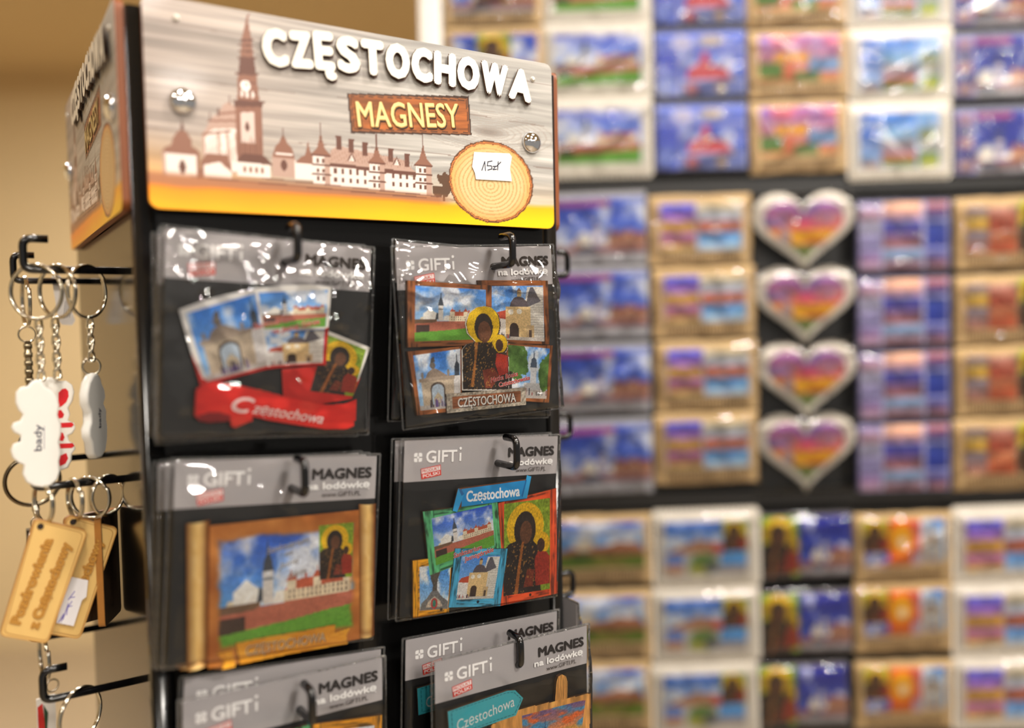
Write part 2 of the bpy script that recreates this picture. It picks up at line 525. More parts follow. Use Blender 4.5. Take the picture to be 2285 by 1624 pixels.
class Art:
    """flat print: coloured pieces in the x-z plane (mm), facing -y, stacked in thin layers"""
    def __init__(s, y=0.0):
        s.v, s.f, s.c, s.k, s.y = [], [], [], 0, y
    def _y(s):
        s.k += 1
        return s.y - s.k * 1.0e-5
    def _add(s, pts, faces, cols):
        n = len(s.v); y = s._y()
        s.v += [(p[0] * .001, y, p[1] * .001) for p in pts]
        s.f += [tuple(n + i for i in q) for q in faces]
        s.c += [(*c, 1.0) for c in cols]
    def poly(s, pts, col):
        a = sum(p[0] * q[1] - q[0] * p[1] for p, q in zip(pts, pts[1:] + pts[:1]))
        if a < 0: pts = pts[::-1]
        s._add(pts, [tuple(range(len(pts)))], [s2l(col)] * len(pts))
    def ell(s, cx, cz, rx, rz, col, n=32):
        s.poly([(cx + rx * math.cos(2 * math.pi * i / n), cz + rz * math.sin(2 * math.pi * i / n)) for i in range(n)], col)
    def line(s, pts, wd, col):
        for (x0, z0), (x1, z1) in zip(pts, pts[1:]):
            d = math.hypot(x1 - x0, z1 - z0) or 1
            nx, nz = -(z1 - z0) / d * wd / 2, (x1 - x0) / d * wd / 2
            ex, ez = (x1 - x0) / d * wd / 2, (z1 - z0) / d * wd / 2
            s.poly([(x0 - ex + nx, z0 - ez + nz), (x1 + ex + nx, z1 + ez + nz), (x1 + ex - nx, z1 + ez - nz), (x0 - ex - nx, z0 - ez - nz)], col)
    def img(s, quad, I, mapf=None, keep=None):
        """quad: TL, TR, BR, BL in mm"""
        nx, ny = I.nx, I.ny
        u, v = np.meshgrid(np.linspace(0, 1, nx), np.linspace(0, 1, ny))
        if mapf is None:
            tl, tr, br, bl = [np.array(p, float) for p in quad]
            P = (bl * (1 - u[..., None]) + br * u[..., None]) * (1 - v[..., None]) + (tl * (1 - u[..., None]) + tr * u[..., None]) * v[..., None]
        else:
            P = mapf(u, v)
        P = P.reshape(-1, 2); C = s2la(I.C).reshape(-1, 3)
        n = len(s.v); y = s._y()
        s.v += [(a * .001, y, b * .001) for a, b in P]
        s.c += [(a, b, c, 1.0) for a, b, c in C]
        for j in range(ny - 1):
            for i in range(nx - 1):
                if keep is not None and not keep[j, i]: continue
                a = n + j * nx + i
                s.f.append((a, a + 1, a + nx + 1, a + nx))
    def text(s, t, p0, p1, h, col, bold=0.0, shear=0.0):
        """baseline from p0 to p1 (mm), capital height h"""
        v, f = glyphs(t, 0.0, shear)
        if not len(v): return
        x0, x1 = v[:, 0].min(), v[:, 0].max()
        hh = glyphs('H')[0][:, 1].max()
        d = np.array(p1, float) - np.array(p0, float)
        L = np.hypot(*d); e = d / L; up = np.array((-e[1], e[0]))
        P = np.array(p0) + np.outer((v[:, 0] - x0) / (x1 - x0) * L, e) + np.outer(v[:, 1] / hh * h, up)
        if bold:                                   # heavier strokes: shifted copies, each a hair in front of the last
            for k in range(8):
                o = np.array((math.cos(math.pi * k / 4), math.sin(math.pi * k / 4))) * bold * h * 1.25
                s._add([tuple(q + o) for q in P], f, [s2l(col)] * len(P))
        s._add([tuple(q) for q in P], f, [s2l(col)] * len(P))
    def build(s, name, m, parent):
        return mesh(name, s.v, s.f, m, parent, cols=s.c)

# ------------------------------------------------------------------ room
WALLM = mat('beige_wall_paint', (218, 198, 158), 0.75, vary=0.04, bscale=3)
CEILM = mat('beige_ceiling_paint', (204, 180, 138), 0.8, vary=0.04, bscale=3)
FLOORM = mat('pale_floor_tile', (176, 160, 136), 0.35, vary=0.10, bscale=5)
def struct(name, b, m):
    o = b.build(name, [m]); o['kind'] = 'structure'; return o
b = MB(); b.box(-3.0, 3.4, -2.6, 4.0, -0.05, 0.0); struct('floor', b, FLOORM)
b = MB(); b.box(-3.0, 3.4, 3.9, 4.0, 0, CEIL); struct('wall_back', b, WALLM)
b = MB(); b.box(-3.0, -2.9, -2.6, 3.9, 0, CEIL); struct('wall_left', b, WALLM)
b = MB(); b.box(-3.0, 3.4, -2.6, 4.0, CEIL, CEIL + .06); struct('ceiling', b, CEILM)
b = MB()
for z0, z1, d in ((CEIL - .035, CEIL, .06), (CEIL - .06, CEIL - .035, .035), (CEIL - .085, CEIL - .06, .015)):
    b.box(-2.9, 3.4, 3.9 - d, 3.9, z0, z1)
struct('trim_1', b, CEILM)

# ceiling lamps (above and behind the photographer)
LAMPB = mat('white_lamp_housing', (235, 232, 225), 0.4)
GLOW = bpy.data.materials.new('lamp_diffuser'); GLOW.use_nodes = True
_b = GLOW.node_tree.nodes['Principled BSDF']
_b.inputs['Emission Color'].default_value = (1.0, 0.90, 0.76, 1); _b.inputs['Emission Strength'].default_value = 14
names = ['over the right of the stand', 'behind the camera', 'by the right end of the magnet wall', 'over the magnet wall', 'on the left behind the camera', 'far behind the camera on the right', 'over the left side of the shop', 'nearest the back wall', 'between the magnet wall and the back wall', 'added for film glints, far right behind the camera', 'added for film glints, furthest behind the camera']
proto = None
for (x, y, p), nm in zip(LAMPS, names):
    if proto is None:
        t = proto = empty('ceiling_lamp', (x, y, CEIL))
        b = MB(); b.lathe([(.14, 0), (.14, -.02), (.122, -.045), (.112, -.045)], 28, 'z'); b.build('housing', [LAMPB], t, True)
        b = MB(); b.lathe([(.110, -.043), (.110, -.047)], 28, 'z'); b.build('diffuser', [GLOW], t)
    else:
        t = inst(proto, 'ceiling_lamp', None, (x, y, CEIL))
        for ch in proto.children:
            if ch.type == 'MESH': inst(ch, ch.name.split('.')[0], t)
    tag(t, 'round white recessed ceiling lamp ' + nm, 'lamp', 'ceiling lamps of the shop')
    ld = bpy.data.lights.new('lamp_light', 'AREA'); ld.shape = 'DISK'; ld.size = 0.22; ld.energy = p; ld.color = (1.0, 0.94, 0.86)
    lo = bpy.data.objects.new('lamp_light', ld); COL.objects.link(lo); lo.parent = t; lo.location = (0, 0, -.055)

# ------------------------------------------------------------------ the stand's frame of reference
TH = 0.5645
CX, CY, RZ = -0.07768, -0.44837, CAMZ + 0.05988
def rw(x, y, z):
    dx, dy = x - CX, y - CY
    return (dx * math.cos(TH) - dy * math.sin(TH), dx * math.sin(TH) + dy * math.cos(TH), z + RZ)

# ------------------------------------------------------------------ header sign artwork (mm)
SW, SH = 240.0, 102.7
def sign_face():
    I = Img(481, 206, (0, SW, 0, SH))
    X, Y = I.X, I.Y
    warp = 6 * fbm(X / 90, Y / 60, 2, 2) + 7 * np.exp(-(((X - 197) / 30) ** 2 + ((Y - 56) / 10) ** 2))
    n = fbm(X / 55 + 3, (Y + warp) / 1.5, 5, 3)
    n2 = fbm(X / 120, (Y + warp) / 7, 12, 3)
    v = 160 + 18 * np.clip(X / 240, 0, 1) + 66 * (n - .5) + 62 * (n2 - .5)  # wood lightens to the right: a modest lighting gradient painted into the print
    tint = np.clip(1 - X / 150, 0, 1)[..., None]
    I.C = v[..., None] * (np.array((1.0, .98, .95)) * (1 - tint) + np.array((.98, .895, .84)) * tint)
    pl = np.abs(((Y + 1.2 * np.sin(X / 30)) % 26) - 13) < .28
    I.put(pl & (vn(X / 20, Y / 9, 3) > .25), (120, 104, 96), .6)
    kn = np.hypot((X - 193) / 12, (Y - 56) / 3.2)
    I.put(np.clip(1.3 - kn, 0, 1), (104, 92, 84), .55)
    I.put((np.sin((kn + .25 * n) * 16) > .55) & (kn < 4), (150, 136, 126), .35)
    # warm glow printed low on the sign
    g = np.clip((40 - Y) / 30, 0, 1) * np.clip(1 - X / 70, 0, 1) + np.clip((30 - Y) / 26, 0, 1) * .55
    I.put(np.clip(g, 0, 1), (238, 172, 92), .7)
    BR, BD, LT, MD = (134, 92, 74), (98, 62, 50), (228, 214, 206), (176, 146, 132)
    # chapel on the left
    I.poly([(7, 16), (7, 28), (24, 29), (24, 16)], LT); I.poly([(6, 27), (8, 30), (12, 31.5), (20, 32), (23.5, 30), (25, 27.5)], BR)
    I.poly([(11, 31), (12, 35), (14.5, 38.5), (16.6, 39.5), (18.6, 38.5), (20.6, 35), (21, 31)], BR); I.poly([(15.5, 39), (16.6, 45), (17.4, 39)], BD)
    I.ell(16, 21, 1.6, 3.6, BD); I.rect(7, 16, 8, 28, MD); I.rect(22.6, 16, 24, 29, BR)
    # church
    I.poly([(26, 20), (26, 38), (29.5, 44), (31, 47), (34, 49), (37, 54), (40, 56), (43, 53), (45, 50), (48, 46), (51, 42), (51, 20)], MD)
    I.poly([(27.5, 21), (27.5, 37), (31, 41), (46, 43), (49.5, 38), (49.5, 21)], LT)
    for x in (34, 38.5, 43): I.poly([(x, 22), (x - 1.2, 40), (x + .4, 41), (x + 1.5, 22)], MD, .8)
    for p, q in (((26, 38), (40, 41)), ((29, 45), (47, 47)), ((34, 49), (44, 51))): I.line(p, q, 1.0, BR)
    for x, z in ((30, 47.5), (34.3, 50), (40, 57), (45, 51.5), (48.5, 47)): I.line((x, z - 2), (x, z + 1.5), .9, BD)
    # bell tower
    I.poly([(43, 24), (43, 54), (56, 55.5), (56.5, 30), (56, 24)], BR); I.poly([(45.5, 36), (45.5, 51), (52.5, 52), (52.5, 36)], (208, 186, 176))
    I.poly([(42.5, 53.5), (42.5, 56), (56.6, 57.5), (56.6, 55)], BD); I.poly([(43.8, 56), (44.6, 70), (54, 71), (55.3, 57)], BR)
    I.poly([(44.8, 70), (45.9, 78), (53.1, 79), (54, 71)], BD); I.poly([(46, 78), (47.3, 88), (52, 88.6), (53, 79)], BR)
    I.poly([(47.2, 88), (49.2, 96), (50.2, 102), (50.7, 102), (51, 96), (52.2, 88.6)], BR)
    for z in (61, 66, 73.5, 76, 82, 85): I.line((45.5, z), (53.5, z + .7), .7, BD)
    for x in (45.5, 48.2, 51): I.ell(x + .8, 60.5, .8, 1.8, LT)
    I.ell(48.3, 64.8, 2.5, 2.7, (240, 232, 226)); I.line((48.3, 64.8), (48.3, 66.6), .5, BD); I.line((48.3, 64.8), (49.6, 65), .5, BD)
    I.ell(48.5, 44, 1.1, 2.6, BD)
    for z, a, c in ((57, 42, 57.5), (71, 43.6, 55), (79, 45.2, 54), (88, 46.8, 52.6)): I.line((a, z - .6), (c, z + .4), 1.1, BD)
    for k in range(26):
        xx = 27 + k * .95
        I.line((xx, 22 + (k * 7) % 5), (xx + .25, 30 + (k * 5) % 9), .35, BR, .45)
    for k in range(14):
        I.line((44 + k * .85, 24 + (k * 3) % 4), (44 + k * .85, 34 + (k * 5) % 6), .35, BD, .5)
    # low buildings
    I.poly([(24, 17), (25, 25), (28, 29), (38, 29), (40, 22), (40, 17)], BR); I.poly([(26, 17), (26.5, 23), (34, 25), (40, 20), (40, 17)], LT)
    I.poly([(43, 19), (43, 27), (60, 25), (60, 19)], LT); I.poly([(42.5, 26), (46, 30.5), (57, 30), (61, 25.5)], BD)
    for x in (46, 49, 52, 55): I.rect(x, 21, x + 1, 23.6, BR)
    I.poly([(60.6, 20), (60.6, 31), (73.5, 30), (73.5, 20)], MD); I.poly([(61, 30), (62.5, 35), (65, 38), (66.6, 41.5), (67.6, 41.5), (69, 38), (71.6, 35), (73, 30)], BR)
    I.line((67, 40), (67, 45), .6, BD); I.ell(67, 26, 1.7, 3, BD); I.rect(63, 31.4, 71.5, 32.4, LT)
    I.poly([(73, 19.5), (73, 29), (83, 29), (83, 19.5)], LT); I.poly([(73, 28), (76, 31), (83, 34), (83, 28)], BR); I.poly([(78, 30), (79.5, 36), (80.3, 40), (81.2, 36), (82.5, 30)], BR)
    # long wing with roof towers
    I.poly([(90, 17), (90, 29), (148, 25), (148, 16)], LT)
    I.poly([(91, 27.5), (93, 36), (97, 39), (136, 34.5), (145, 27)], MD)
    I.poly([(91, 27.5), (92, 29.4), (146, 28.2), (145, 26)], BD)
    for x, z in ((96.4, 44), (103.5, 43), (111.5, 41.6), (127, 40), (137, 38)):
        I.rect(x, z - 7, x + 2.6, z, BD); I.rect(x - .4, z - .6, x + 3, z + .5, BD)
    for x in (105, 132): I.poly([(x - 2.2, 31.5), (x, 35.5), (x + 2.2, 31.2)], LT); I.poly([(x - 2.6, 31.5), (x, 36.4), (x + 2.6, 31.2), (x + 1.6, 31.2), (x, 34.6), (x - 1.6, 31.5)], BD)
    for x in np.arange(94.5, 146, 4.3):
        if 114.5 < x < 125: continue
        for z in (19.3, 24): I.rect(x, z, x + 1.5, z + 2.6, BD)
    for cx, tip, wd, zt, zb in ((87.5, 49, 4.6, 33, 17.5), (119.8, 46.5, 4.4, 31.5, 16.2), (148.6, 48.5, 5.0, 32.5, 15.5)):
        I.rect(cx - wd, zb, cx + wd, zt, LT); I.rect(cx + wd * .35, zb, cx + wd, zt, MD)
        I.poly([(cx - wd - 1, zt), (cx - wd * .5, zt + 3.5), (cx - .8, zt + 8.5), (cx, tip - 2), (cx + .8, zt + 8.5), (cx + wd * .5, zt + 3.5), (cx + wd + 1, zt)], BR)
        I.line((cx, zt + 7), (cx, tip + 1), .6, BD)
        for z in (zt, zt - 5.2, zt - 10.4): I.line((cx - wd - .5, z), (cx + wd + .5, z), .9, BD)
        for z in (zt - 3.4, zt - 8.6, zt - 13):
            for x in (-2.6, .3): I.rect(cx + x, z - .8, cx + x + 1.3, z + 1.6, BD)
    for k in range(40):
        xx = 92 + k * 1.35
        I.line((xx, 30 + .3 * (k % 3)), (xx + 1.0, 36.4 - max(0, (xx - 130) * .25)), .3, BR, .45)
    n3 = fbm(X / 3.2, Y / 3.2, 21, 3)
    for cx, cz, r in ((160.5, 26, 4.2), (157, 18, 4), (164, 20, 3.6)):
        I.put(np.hypot((X - cx) / r, (Y - cz) / r) + (n3 - .5) * 1.6 < .9, (88, 62, 44))
    I.rect(161, 13, 162, 24, (88, 62, 44))
    # foreground bank and the orange foot of the sign
    bank = np.clip((19.3 - Y - .02 * X * .6) / 3.0, 0, 1) * np.clip((168 - X) / 10, 0, 1)
    I.put(bank, (158, 100, 66), .85)
    for z0, z1, xa, xb in ((18.5, 15.2, 55, 160), (16.6, 14, 20, 150)): I.line((xa, z0), (xb, z1), .8, BD, .6)
    zo = 13.2 + 2.0 * (vn(X / 16, Y / 30, 4) - .5) + np.clip((X - 175) / 30, 0, 1) * 2
    t = np.clip((zo - Y) / 3.2, 0, 1)
    yl = np.clip((zo - Y) / 11, 0, 1)[..., None] * .55 + np.clip((X - 60) / 160, 0, 1)[..., None] * .5
    oc = np.array((246, 132, 10)) * (1 - yl) + np.array((250, 196, 6)) * yl
    I.C = I.C * (1 - t[..., None]) + oc * t[..., None]
    # log slice
    d = np.hypot((X - 194.6) / 30, (Y - 26.2) / 24.6)
    nn = fbm(X / 2.2, Y / 2.2, 31, 3)
    dd = d + (nn - .5) * .05
    I.put(dd < 1.0, (92, 58, 36)); I.put(dd < .965, (196, 116, 58)); I.put(dd < .945, (120, 72, 42)); I.put(dd < .925, (226, 160, 90))
    I.put(dd < .90, (212, 168, 104)); I.put(np.clip((.86 - dd) * 6, 0, 1), (216, 186, 134))
    rg = np.hypot((X - 193.5) / 30, (Y - 24) / 24.6)
    I.put((np.sin((rg + .05 * fbm(X / 14, Y / 14, 8, 2)) * 70) > .5) & (dd < .89), (178, 134, 78), .6)
    I.put((np.abs(np.sin((X - 193) * .5 + 4 * vn(X / 20, Y / 20, 2))) < .05) & (dd < .8) & (dd > .2), (214, 176, 116), .4)
    # plaque behind MAGNESY
    pq = [(103.3,67.9),(179.7,75.7),(181.1,52.8),(104.9,46.4)]
    I.poly(pq, (64, 42, 30)); c = np.mean(pq, 0)
    I.poly([tuple(c + (np.array(p) - c) * np.array((.972, .90))) for p in pq], (140, 84, 46))
    I.poly([tuple(c + (np.array(p) - c) * np.array((.955, .83))) for p in pq], (52, 32, 22))
    m = inpoly(X, Y, [tuple(c + (np.array(p) - c) * np.array((.945, .80))) for p in pq])
    wn = fbm(X / 20, (Y - .1 * X) / 1.6, 14, 3)
    I.C = np.where(m[..., None], np.array((142, 80, 36)) * (.6 + .8 * wn[..., None]), I.C)
    A = Art()
    r = 5.0
    def mp(u, v):
        z = v * SH
        dz = np.minimum(z, SH - z)
        ins = np.where(dz < r, r - np.sqrt(np.maximum(r * r - (r - dz) ** 2, 0)), 0)
        return np.stack([ins + u * (SW - 2 * ins), z], -1)
    A.img(None, I, mp)
    return A

def sign_lettering():
    A = Art(-0.0002)
    wd = dict(zip(range(11), (14.2, 13, 12.6, 14, 14.2, 15.6, 14.2, 15, 15.8, 19.5, 17.4)))
    word = 'CZĘSTOCHOWA'
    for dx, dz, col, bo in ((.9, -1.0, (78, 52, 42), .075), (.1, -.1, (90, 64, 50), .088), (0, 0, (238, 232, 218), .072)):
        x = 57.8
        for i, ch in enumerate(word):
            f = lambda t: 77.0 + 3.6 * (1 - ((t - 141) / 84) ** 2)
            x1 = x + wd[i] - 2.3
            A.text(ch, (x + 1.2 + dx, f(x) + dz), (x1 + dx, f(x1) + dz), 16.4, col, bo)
            x += wd[i]
    return A

def plaque_lettering():
    A = Art(-0.0002)
    a, bq = [(108.4,49.9),(174.1,56.5)]
    for dx, dz, col, bo in ((.5, -.7, (40, 26, 18), .03), (0, 0, (176, 130, 64), .03), (-.15, .15, (232, 206, 140), .01)):
        A.text('MAGNESY', (a[0] + 1 + dx, a[1] + .6 + dz), (bq[0] - 1 + dx, bq[1] + .2 + dz), 13.2, col, bo)
    return A

def sign_sticker():
    A = Art(-0.0006)
    q = [(182.2,43.1),(207.1,44.4),(208.9,42.5),(207.3,35.3),(208.5,27.6),(183.1,27.0),(182.3,31.0),(180.6,34.3)]
    A.poly(q, (222, 220, 218))
    ink = (38, 40, 60)
    for st in ([(187.3,32.7),(189.4,37.9),(189.8,32.7)], [(194.5,38.7),(191.6,38.0),(191.1,35.6),(193.9,35.8),(194.4,34.0),(191.5,33.1)],
               [(195.0,35.5),(196.9,35.8),(195.2,33.6),(197.4,34.0)], [(198.9,38.6),(198.3,33.8)], [(197.5,35.7),(200.6,38.5)]):
        A.line(st, .6, ink)
    return A

face, letr, plq, stick = sign_face(), sign_lettering(), plaque_lettering(), sign_sticker()

# ------------------------------------------------------------------ display stand
stand = empty('display_stand', rw(.12, .13, -RZ), TH)
tag(stand, 'black square souvenir stand with printed wooden header signs and rows of hooks', 'display stand')
S0 = Vector((.12, .13, -RZ))
root = empty('stand_origin', (0, 0, 0))           # temporary frame
def onstand(o, x=0, y=0, z=0, rz=0):
    o.parent = stand
    o.location = Vector((x, y, z)) - S0
    o.rotation_euler = (0, 0, rz)
    return o
bpy.data.objects.remove(root)
X0, X1, Y0, Y1, ZT, ZB = -.0065, .2475, .0065, .2605, .0985, -1.25
for x, y in ((X0, Y0), (X1 - .010, Y0), (X0 + .0034, Y1 - .0105), (X1 - .0134, Y1 - .0105)):
    b = MB(); b.box(x, x + .010, y, y + .010, ZB, ZT, bev=.0025); onstand(b.build('corner_post', [BLACK], None, True))
b = MB(); b.box(X0 + .0108, X1 - .0108, Y0 + .0018, Y0 + .004, ZB, ZT - .004); onstand(b.build('front_panel', [BLACK]))
b = MB(); b.box(X0 + .0108, X1 - .0108, Y1 - .004, Y1 - .0018, ZB, ZT - .004); onstand(b.build('back_panel', [BLACK]))
b = MB(); b.box(X0 + .0004, X0 + .0032, Y0 + .0102, Y1 - .0004, ZB, ZT - .004); onstand(b.build('side_panel', [BLACK]))
b = MB(); b.box(X1 - .0032, X1 - .0004, Y0 + .0102, Y1 - .0004, ZB, ZT - .004); onstand(b.build('side_panel', [BLACK]))
b = MB(); b.lathe([(.21, -RZ), (.21, -RZ + .012), (.19, -RZ + .02), (.03, -RZ + .025), (.025, ZB)], 40, 'z', (.12, .13, 0)); onstand(b.build('foot', [BLACK], None, True))

def make_sign():
    b = MB(); b.plate([(x * .001, z * .001) for x, z in rrect(0, SW, 0, SH, 5)], 0.0, .004, 0, 0)
    s = b.build('header_sign', [EDGE])
    face.build('printed_face', PRINT, s)
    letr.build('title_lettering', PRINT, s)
    plq.build('plaque_lettering', PRINT, s)
    for x, z in ((17.3, 53.2), (223.6, 52.6)):
        b = MB(); b.lathe([(.0046, -.001), (.0068, 0.0), (.0066, .0012), (.0056, .0026), (.0038, .0036), (.0018, .0041), (.0004, .0042)], 24, '-y')
        o = b.build('dome_bolt', [CHROME], s, True); o.location = (x * .001, -.0002, z * .001); o['label'] = 'chrome dome bolt'
    for x, z in ((15.6, 93.3), (225.5, 91.6)):
        b = MB(); b.lathe([(.0016, 0), (.0015, .0006), (.0008, .001)], 14, '-y')
        o = b.build('screw_cap', [STAMPW], s, True); o.location = (x * .001, -.0002, z * .001); o['label'] = 'small pale screw cap'
    return s
sgn = make_sign()
sl, sr = copy_tree(sgn), copy_tree(sgn)
stick_o = stick.build('price_sticker', PRINTM, sgn); stick_o['label'] = 'white price sticker with handwritten 15 zł'
onstand(sgn); sgn['label'] = 'front header sign reading CZĘSTOCHOWA MAGNESY over a sepia monastery'
onstand(sl, -.0107, .2503, 0, -math.pi / 2); sl['label'] = 'left header sign seen almost edge-on'
onstand(sr, .2517, .0103, 0, math.pi / 2); sr['label'] = 'right header sign, only its brown edge showing'

def hook_mesh(L, up=.0165, back=.012, r=.0021):
    b = MB()
    b.tube(bend([(0, .006, 0), (0, -L, 0), (0, -L, up), (0, -L + back, up)], .0045), r, 12)
    b.lathe([(.0034, -.001), (.0034, .0006)], 14, '-y')
    o = b.build('hook', [HOOKM], None, True)
    return o
PF = Y0 + .0018
HZ = (-.0256, -.1424, -.2590)
hp = hook_mesh(PF + .0335)
first = True
for z in HZ:
    for x in (.0617, .1870):
        o = hp if first else inst(hp, 'hook'); first = False
        onstand(o, x, PF, z)
hs = hook_mesh(.0475 - .0015)
first = True
for z in HZ:
    for y in (.077, .188):
        o = hs if first else inst(hs, 'hook'); first = False
        onstand(o, X0 + .002, y, z, -math.pi / 2)
for z in HZ:
    for y in (.057, .180):
        onstand(inst(hs, 'hook'), X1 - .002, y, z, math.pi / 2)

# ------------------------------------------------------------------ magnet packets on the stand
def header_print():
    A = Art(-.0001)
    wh, dk, rd = (250, 248, 246), (44, 38, 36), (222, 56, 40)
    # four-petal mark
    cx, cz, q = -43.9, 3.7, 2.55
    for sx, sz in ((-1, -1), (1, -1), (1, 1), (-1, 1)):
        A.poly([(cx + sx * .35, cz + sz * 1.0), (cx + sx * .35, cz + sz * q), (cx + sx * (q - .6), cz + sz * q), (cx + sx * q, cz + sz * (q - .6)), (cx + sx * q, cz + sz * .35), (cx + sx * 1.0, cz + sz * .35)], wh)
    A.ell(cx, cz, .75, .75, wh, 16)
    for dx, dz, c in ((.25, -.3, (150, 142, 140)), (0, 0, wh)):
        A.text('GIFT', (-38.8 + dx, .6 + dz), (-19.0 + dx, .6 + dz), 6.5, c, .028)
        A.poly([(-17.4 + dx, .6 + dz), (-17.4 + dx, 5.4 + dz), (-16.1 + dx, 5.4 + dz), (-16.1 + dx, .6 + dz)], c)
        A.ell(-16.75 + dx, 8.0 + dz, .85, .85, c, 16)
    st = [(-42.1, -2.8), (-29.5, -.9), (-29.0, -6.9), (-41.4, -8.8)]
    A.poly(st, rd)
    A.poly([(-41.7, -3.2), (-29.9, -1.45), (-29.65, -3.9), (-41.45, -5.7)], (246, 240, 236))
    A.text('PRODUKT', (-41.0, -5.2), (-30.2, -3.6), 1.75, rd, .012)
    A.text('POLSKI', (-40.6, -8.0), (-30.0, -6.35), 1.8, (250, 240, 236), .03)
    A.text('MAGNES', (16.4, 1.9), (49.4, 1.9), 5.2, dk, .05)
    A.text('na lodówkę', (13.2, -3.5), (48.5, -3.5), 3.4, wh, .06)
    A.text('www.GIFTI.PL', (21.8, -7.7), (43.7, -7.7), 2.5, (70, 62, 58), .0)
    return A

def film_mesh(name, x0, x1, z0, z1, d, seed, wr, m, top=1.0, n=64, ramp=.24, edge=.018, folds=()):
    """front sheet of a clear bag: pillowed over the contents, wrinkled, with welded edges (m)"""
    u, v = np.meshgrid(np.linspace(0, 1, n), np.linspace(0, 1, n))
    e = np.minimum(np.minimum(u, 1 - u), np.minimum(v, 1 - v))
    e2 = np.minimum(np.minimum(u, 1 - u), v)
    prof = np.minimum(np.clip(e2 / edge, 0, 1) ** .6, np.clip((1 - v) / ramp, 0, 1) ** .85)
    w1 = np.abs(fbm(u * 5 + v * 3 + seed, v * 7 - u * 2, seed, 2) - .5)
    w2 = fbm(u * 9 + seed, v * 8 + u * 5, seed + 5, 1) - .5
    y = -(d * prof + wr * prof * (1.6 * w1 + .7 * w2) * (.35 + top * v ** 4))
    X, Z = x0 + (x1 - x0) * u, z0 + (z1 - z0) * v
    for a, b_, c, d2, wd, amp in folds:            # long creases: from (a, b_) to (c, d2) in bag units
        px, pz, qx, qz = x0 + (x1 - x0) * a, z0 + (z1 - z0) * b_, x0 + (x1 - x0) * c, z0 + (z1 - z0) * d2
        L = math.hypot(qx - px, qz - pz)
        s_ = ((X - px) * (qx - px) + (Z - pz) * (qz - pz)) / L
        n_ = (-(X - px) * (qz - pz) + (Z - pz) * (qx - px)) / L
        y = y - amp * prof * np.exp(-(n_ / wd) ** 2) * np.clip(np.minimum(s_, L - s_) / (.25 * L) + .3, 0, 1)
    V = list(zip(X.ravel(), y.ravel(), Z.ravel()))
    F = [(j * n + i, j * n + i + 1, (j + 1) * n + i + 1, (j + 1) * n + i) for j in range(n - 1) for i in range(n - 1)]
    mi = [0] * len(F)
    k = len(V); t = .0005
    for a, b_, c, dd in ((x0 - t, x0 + t, z0, z1), (x1 - t, x1 + t, z0, z1), (x0, x1, z0 - t, z0 + t), (x0, x1, z1 - t, z1 + t)):
        k = len(V)
        V += [(a, -.0004, c), (b_, -.0004, c), (b_, -.0004, dd), (a, -.0004, dd), (a, .0003, c), (b_, .0003, c), (b_, .0003, dd), (a, .0003, dd)]
        F += [(k, k + 1, k + 2, k + 3), (k + 7, k + 6, k + 5, k + 4), (k, k + 4, k + 5, k + 1), (k + 1, k + 5, k + 6, k + 2), (k + 2, k + 6, k + 7, k + 3), (k + 3, k + 7, k + 4, k)]
        mi += [1] * 6
    o = mesh(name, V, F, [m, FILME], None, mi=mi)
    o.data.polygons.foreach_set('use_smooth', [i == 0 for i in mi])
    return o

HP = header_print()
def packet(seed, wr=.0022, fm=None):
    t = empty('magnet_packet', (0, 0, 0))
    b = MB(); b.plate([(-.0525, -.010), (.0525, -.010), (.0525, .0133), (-.0525, .0133)], -.0003, .0005, 0, 0)
    h = b.build('header_card', [CARD], t); h['label'] = 'grey printed header card'
    o = HP.build('lettering', PRINTM, h); o.location = (0, -.0003, 0)
    b = MB(); b.plate([(-.0525, -.0862), (.0525, -.0862), (.0525, -.010), (-.0525, -.010)], 0, .0004, 0, 0)
    b.build('backing_card', [CARDB], t)
    f = film_mesh('clear_bag', -.0545, .0545, -.0875, .0143, .0052, seed, wr, fm or FILM); f.parent = t
    return t

def mm(pts): return [(x * .001, z * .001) for x, z in pts]
def plate_part(name, polys, parent, t=.0024, y=-.0028, m=None):
    b = MB()
    for p in polys: b.plate(mm(p), y, t, 0, 1)
    return b.build(name, [m or EDGED, MDF], parent)
def sc(quad, fx, fz=None):
    c = np.mean(np.array(quad), 0); fz = fz or fx
    return [tuple(c + (np.array(p) - c) * np.array((fx, fz))) for p in quad]
def lerpq(q, u, v):
    tl, tr, br, bl = [np.array(p) for p in q]
    return tuple((tl * (1 - u) + tr * u) * v + (bl * (1 - u) + br * u) * (1 - v))
def frame_img(A, quad, col, seed, nx=70, ny=60, vert=True):
    I = Img(nx, ny)
    n = fbm(I.X * 4, I.Y * 44, seed, 4)
    n2 = fbm(I.X * 44, I.Y * 4, seed + 3, 4)
    side = (I.X < .14) | (I.X > .86)
    k = np.where(side, n2, n)[..., None]
    I.C = np.array(col) * (.62 + .75 * k)
    I.put(np.clip((.42 - np.where(side, n2, n)) * 9, 0, 1), tuple(v * .4 for v in col), .85)
    A.img(quad, I)

